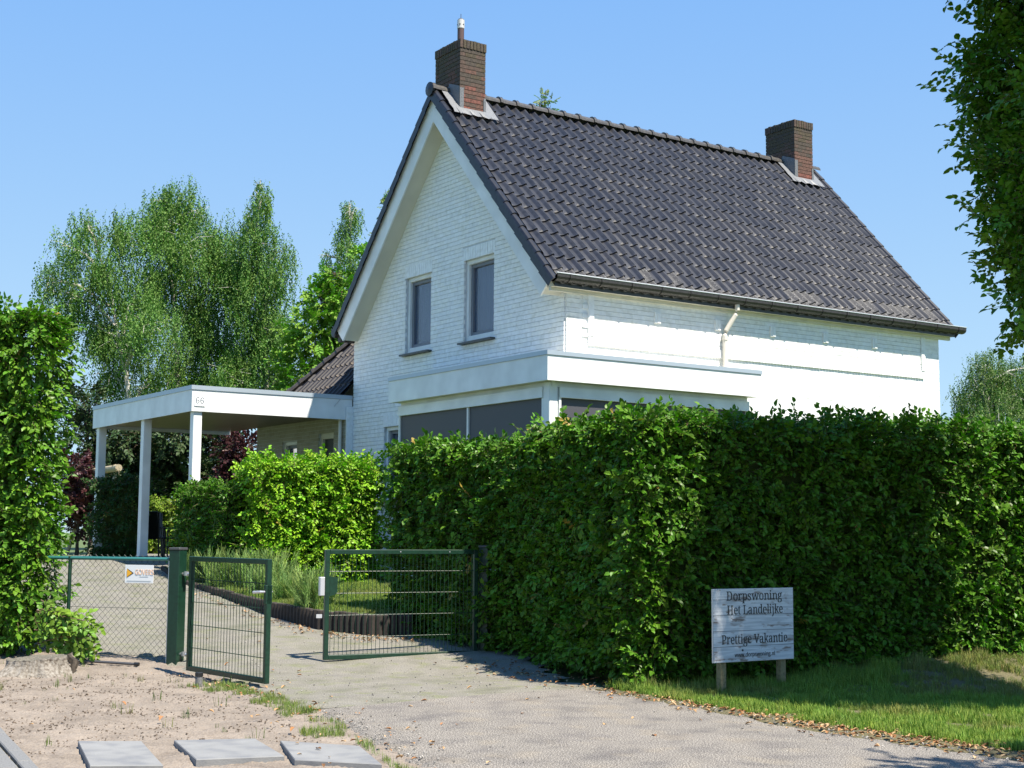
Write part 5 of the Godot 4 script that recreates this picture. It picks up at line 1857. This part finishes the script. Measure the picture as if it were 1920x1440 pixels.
	var names := ["largest lavender bush, tallest of the row", "lavender bush just left of the tallest one", "lavender bush farthest up the drive", "lavender bush right of the tallest one", "small lavender bush where the lawn begins", "lavender bush at the open gate leaf's free end", "lavender bush at the back beside the low dark hedge", "lavender bush at the back beside the bright hedge"]
	for k in spots.size():
		var q: Array = spots[k]
		var lv := thing("lavender_bush", names[k], "plant", site(q[0], q[1], maxf(garden_h(q[1]) - 0.08, drive_h(q[1]) + 0.04) - 0.02), rng.randf() * TAU, "lavender bushes in the bed")
		var mx := []
		var mc := []
		for j in 120:
			var dd := Vector3(rng.randfn() * 0.38, 1.0, rng.randfn() * 0.38).normalized()
			mx.append(Transform3D(aim(dd, rdir(), rf(0.5, 1.0) * q[3]), Vector3(rng.randfn() * 0.1, 0, rng.randfn() * 0.1)))
			mc.append(leaf_col(Color(0.23, 0.36, 0.11), 0.3))
		st = begin()
		for j in 7:
			var a := rng.randf() * TAU
			var off := Vector3(cos(a), 0, sin(a)) * 0.03
			tube(st, [off, off + UP * 0.5 + rdir() * 0.02, off + UP * rf(0.55, 0.75) + rdir() * 0.04], [0.0025, 0.002, 0.004], 3, false)
			for i in 6:
				var b := rng.randf() * TAU
				leaf(st, off + UP * rf(0.05, 0.5), Vector3(cos(b) * 0.5, 0.8, sin(b) * 0.5).normalized(), Vector3(cos(b), -0.3, sin(b)).normalized(), 0.07, 0.012, 0.1)
		scatter("stems", lv, done(st, M.blade), mx, mc)

func build_trees() -> void:
	var strand := []
	var far := []
	var dark := []
	var copper := []
	var near := []
	M.single_leaf = []
	for k in 3:
		strand.append(strand_mesh(60 + k, 22, 0.85, 0.066, M.leaf_far))
		far.append(shoot_mesh(70 + k, 8, 0.3, 0.14, 0.085, M.leaf_far))
		dark.append(shoot_mesh(80 + k, 8, 0.3, 0.13, 0.075, M.leaf_dark))
		copper.append(shoot_mesh(90 + k, 8, 0.26, 0.1, 0.075, M.leaf_copper))
		near.append(shoot_mesh(100 + k, 7, 0.24, 0.085, 0.06, M.leaf))
		var st := begin()
		leaf(st, Vector3.ZERO, UP, Vector3(0, 0, 1), 0.085 + 0.01 * k, 0.06, 0.2)
		var lm := leafmat(Color(0.46, 0.68, 0.15))
		lm.vertex_color_use_as_albedo = false
		lm.albedo_color = lin(0.06 + 0.015 * k, 0.13 + 0.03 * k, 0.02)
		M.single_leaf.append(done(st, lm))
	var bc := Color(0.115, 0.225, 0.05)
	var bg := "weeping birches behind the carport"
	tree("birch_tree", "weeping birch farthest left, its crown reaching out over the tall hedge", "tree", bg, Vector3(2.75, 1.03, -26.29), [[-2.38,8.53,-1.63,0.59],[-1.99,9.58,-1.36,0.65],[-1.66,10.37,-1.13,0.54],[-1.11,8.89,-0.76,0.93],[-1.79,8.01,-1.23,0.68],[-0.72,10.12,-0.49,0.76],[-1.34,7.15,-0.92,0.76],[-0.38,8.02,-0.26,1.02],[-0.62,6.63,-0.42,0.93],[-1.01,5.60,-0.69,0.76],[0.22,6.99,0.15,0.93],[-0.16,5.26,-0.11,0.76],[-2.06,7.31,-1.41,0.42]], "birch", 0.16, bc, strand, 210.0, 1.0, M.birch_bark)
	tree("birch_tree", "weeping birch with the broadest crown, in the middle of the group", "tree", bg, Vector3(4.47, 1.03, -27.54), [[-0.77,11.80,-0.53,0.53],[-0.10,11.75,-0.07,0.67],[0.26,11.38,0.17,0.53],[-0.44,10.73,-0.30,0.89],[-1.12,10.91,-0.76,0.74],[0.17,10.01,0.12,1.06],[-0.55,9.09,-0.37,1.06],[0.80,8.73,0.54,1.06],[0.08,7.64,0.06,1.15],[0.98,7.11,0.67,1.06],[-0.17,6.02,-0.12,1.06],[0.87,5.66,0.59,1.06],[0.83,10.38,0.57,0.80],[1.07,9.65,0.73,0.89]], "birch", 0.18, bc, strand, 210.0, 1.0, M.birch_bark)
	tree("birch_tree", "weeping birch with the tallest pointed top, right in the group", "tree", bg, Vector3(6.46, 1.03, -24.97), [[-0.38,12.07,-0.26,0.24],[-0.34,11.58,-0.23,0.42],[-0.47,10.90,-0.32,0.59],[-0.53,10.18,-0.36,0.73],[-1.02,9.46,-0.70,0.78],[0.21,9.82,0.14,0.61],[0.01,8.75,0.01,0.87],[-0.71,8.39,-0.48,0.95],[-0.11,7.51,-0.07,0.95],[0.34,6.80,0.23,0.73],[-0.52,6.44,-0.35,1.04],[-0.93,5.56,-0.64,0.95],[0.22,5.57,0.15,0.78]], "birch", 0.17, bc, strand, 210.0, 1.0, M.birch_bark)
	tree("birch_tree", "slender distant birch top rising beside the gable", "tree", bg, Vector3(11.44, 1.03, -28.83), [[-0.11,12.78,-0.08,0.27],[0.01,12.47,0.01,0.39],[-0.26,11.86,-0.18,0.43],[-0.13,11.05,-0.09,0.51],[-0.85,10.88,-0.58,0.27],[-0.32,10.24,-0.22,0.59]], "birch", 0.13, bc, strand, 230.0, 1.0, M.birch_bark)
	tree("leafy_tree", "light green leafy tree between the birches and the gable", "tree", "", Vector3(6.27, 1.03, -20.25), [[-0.29,7.56,-0.20,0.55],[0.24,7.57,0.16,0.71],[0.63,8.06,0.43,0.51],[-0.40,6.59,-0.28,0.76],[0.26,6.60,0.17,0.79],[-0.26,5.63,-0.18,0.79],[-0.78,5.46,-0.53,0.67],[0.40,5.95,0.27,0.63],[-0.64,4.90,-0.44,0.57],[0.58,6.92,0.40,0.63],[-0.04,8.30,-0.03,0.35],[0.88,8.87,0.60,0.35]], "leafy", 0.14, Color(0.15, 0.29, 0.035), far, 190.0, 0.9, M.bark)
	tree("birch_tree", "distant weeping birch at the far right beyond the hedge", "tree", "", Vector3(37.92, 1.03, -20.42), [[-0.35,7.87,-0.24,0.68],[0.30,7.53,0.20,0.91],[-0.65,6.95,-0.45,0.81],[0.37,6.50,0.25,1.09],[-1.08,6.26,-0.74,0.50],[1.12,6.73,0.77,1.13],[-0.31,5.69,-0.21,1.13],[-1.25,5.46,-0.86,0.57],[1.15,7.76,0.79,0.57]], "birch", 0.16, Color(0.13, 0.21, 0.065), strand, 200.0, 1.05, M.birch_bark)
	tree("leafy_tree", "tree whose tip just shows above the roof ridge", "tree", "", Vector3(13.34, 1.03, -19.05), [[-0.04,14.78,-0.03,0.22],[-0.13,14.53,-0.09,0.20],[0.07,14.37,0.05,0.27],[-0.04,14.01,-0.03,0.42]], "leafy", 0.2, Color(0.16, 0.22, 0.08), far, 260.0, 0.7, M.bark, 0.3)
	tree("leafy_tree", "tree whose tip peeks out left of the bargeboard", "tree", "", Vector3(9.89, 1.03, -22.62), [[-0.35,11.72,-0.24,0.12],[-0.15,11.56,-0.10,0.24],[0.03,11.11,0.02,0.43],[-0.03,10.39,-0.02,0.52]], "leafy", 0.2, Color(0.13, 0.2, 0.05), far, 300.0, 0.7, M.bark, 0.3)
	var dc := Color(0.03, 0.06, 0.02)
	var sg := "dark evergreen shrubs behind the carport"
	tree("evergreen_shrub", "dark evergreen at the left end, beside the tall hedge", "shrub", sg, Vector3(-0.76, 1.03, -20.21), [[-0.24,3.94,-0.16,0.50],[-0.33,3.08,-0.23,0.65],[0.15,2.94,0.10,0.57],[-0.18,1.93,-0.12,0.65],[0.30,1.94,0.20,0.65],[-0.03,1.08,-0.02,0.57]], "leafy", 0.08, dc, dark, 220.0, 0.9, M.bark)
	tree("evergreen_shrub", "dark evergreen seen between the left and middle carport columns", "shrub", sg, Vector3(0.59, 1.03, -20.50), [[-0.27,2.86,-0.18,0.66],[0.21,3.01,0.15,0.66],[-0.12,1.98,-0.08,0.74],[0.36,1.98,0.25,0.74],[0.02,1.10,0.02,0.66],[0.9,2.6,0.6,0.7],[0.8,1.6,0.5,0.7]], "leafy", 0.08, dc, dark, 220.0, 0.9, M.bark)
	tree("evergreen_shrub", "dark evergreen seen right of the front carport column", "shrub", sg, Vector3(1.86, 1.03, -19.03), [[-0.51,3.13,-0.35,0.58],[-0.02,2.99,-0.02,0.65],[0.44,3.43,0.30,0.51],[-0.36,2.11,-0.25,0.73],[0.24,1.97,0.16,0.73],[-0.58,1.24,-0.40,0.58],[0.9,2.4,0.6,0.7],[1.0,1.3,0.7,0.7]], "leafy", 0.08, dc, dark, 220.0, 0.9, M.bark)
	var cg := "copper-leaved shrubs"
	tree("copper_shrub", "dark red copper-leaved shrub beside the tall hedge", "shrub", cg, Vector3(-1.68, 1.03, -18.42), [[-0.01,2.13,-0.01,0.35],[0.17,1.73,0.12,0.35],[0.02,1.18,0.01,0.34],[0.15,0.71,0.10,0.33],[-0.10,1.59,-0.07,0.34]], "leafy", 0.05, Color(0.05, 0.018, 0.02), copper, 420.0, 0.9, M.bark)
	tree("copper_shrub", "dark red copper-leaved shrub under the carport edge by the wing", "shrub", cg, Vector3(1.27, 1.03, -15.19), [[-0.12,2.51,-0.08,0.37],[0.10,2.11,0.07,0.37],[-0.22,1.98,-0.15,0.33],[0.15,2.64,0.10,0.26],[0.06,1.59,0.04,0.40]], "leafy", 0.05, Color(0.05, 0.018, 0.02), copper, 420.0, 0.9, M.bark)
	# street trees beside the lane; the first reaches into the picture and shades the hedge
	var tp := []
	var r2 := RandomNumberGenerator.new()
	r2.seed = 77
	for k in 64:
		var y := 3.75 + 5.2 * k / 63.0
		var wide := 1.05 * sin(PI * clampf((y - 2.6) / 7.6, 0.06, 1.0)) + 0.12
		var a := k * 2.4
		var rad := wide * sqrt(r2.randf_range(0.15, 1.0))
		var p := E * cos(a) * rad + N * sin(a) * rad * 1.15
		tp.append([p.x, y, p.z, r2.randf_range(0.42, 0.58)])
	tree("street_tree", "street tree at the right edge, its leafy crown hanging into the sky", "tree", "street trees", site(5.75, 13.15, 0.0), tp, "leafy", 0.09, Color(0.082, 0.185, 0.018), near, 1150.0, 0.85, M.bark, 0.2, 200)
	tp = []
	for k in 12:
		var a := k * 2.4
		var rad := 0.75 * sqrt(r2.randf_range(0.1, 1.0))
		var p := E * cos(a) * rad + N * sin(a) * rad
		tp.append([p.x, 3.4 + 2.4 * k / 11.0, p.z, 0.5])
	tree("street_tree", "street tree outside the picture that shades the asphalt corner", "tree", "street trees", site(6.1, 7.7, 0.0), tp, "leafy", 0.08, Color(0.06, 0.125, 0.02), near, 260.0, 1.1, M.bark, 0.25)

func build_light() -> void:
	var cam := Camera3D.new()
	cam.name = "camera"
	add_child(cam)
	cam.position = SITE + UP * 1.6
	cam.rotation_degrees = Vector3(6.05, -34.36, 0.38)
	cam.fov = 30.4
	cam.near = 0.1
	cam.far = 1200.0
	cam.current = true
	var sky := ProceduralSkyMaterial.new()
	sky.sky_top_color = lin(0.062, 0.176, 0.415)
	sky.sky_horizon_color = lin(0.29, 0.405, 0.458)
	sky.sky_curve = 0.18
	sky.ground_bottom_color = lin(0.12, 0.13, 0.09)
	sky.ground_horizon_color = lin(0.3, 0.36, 0.38)
	sky.sun_angle_max = 1.0
	var s := Sky.new()
	s.sky_material = sky
	var env := Environment.new()
	env.background_mode = Environment.BG_SKY
	env.sky = s
	env.tonemap_mode = Environment.TONE_MAPPER_LINEAR
	env.tonemap_exposure = 2.25
	env.sdfgi_enabled = true
	env.ssao_enabled = true
	env.ssil_enabled = true
	var we := WorldEnvironment.new()
	we.name = "environment"
	we.environment = env
	add_child(we)
	var sun := DirectionalLight3D.new()
	sun.name = "sun"
	sun.light_energy = 1.5
	sun.light_color = Color(1.0, 0.965, 0.9)
	sun.light_angular_distance = 0.53
	sun.shadow_enabled = true
	add_child(sun)
	sun.look_at_from_position(Vector3(0.25, 1.92, 1.0) * 30.0, Vector3.ZERO, UP)

func _ready() -> void:
	rng.seed = 20240611
	fn.seed = 5
	fn.frequency = 0.05
	fn.fractal_octaves = 2
	build_light()
	make_materials()
	build_ground()
	build_house()
	build_carport()
	build_gates()
	build_sign()
	build_hedges()
	build_trees()
	build_grass()
	build_small_things()
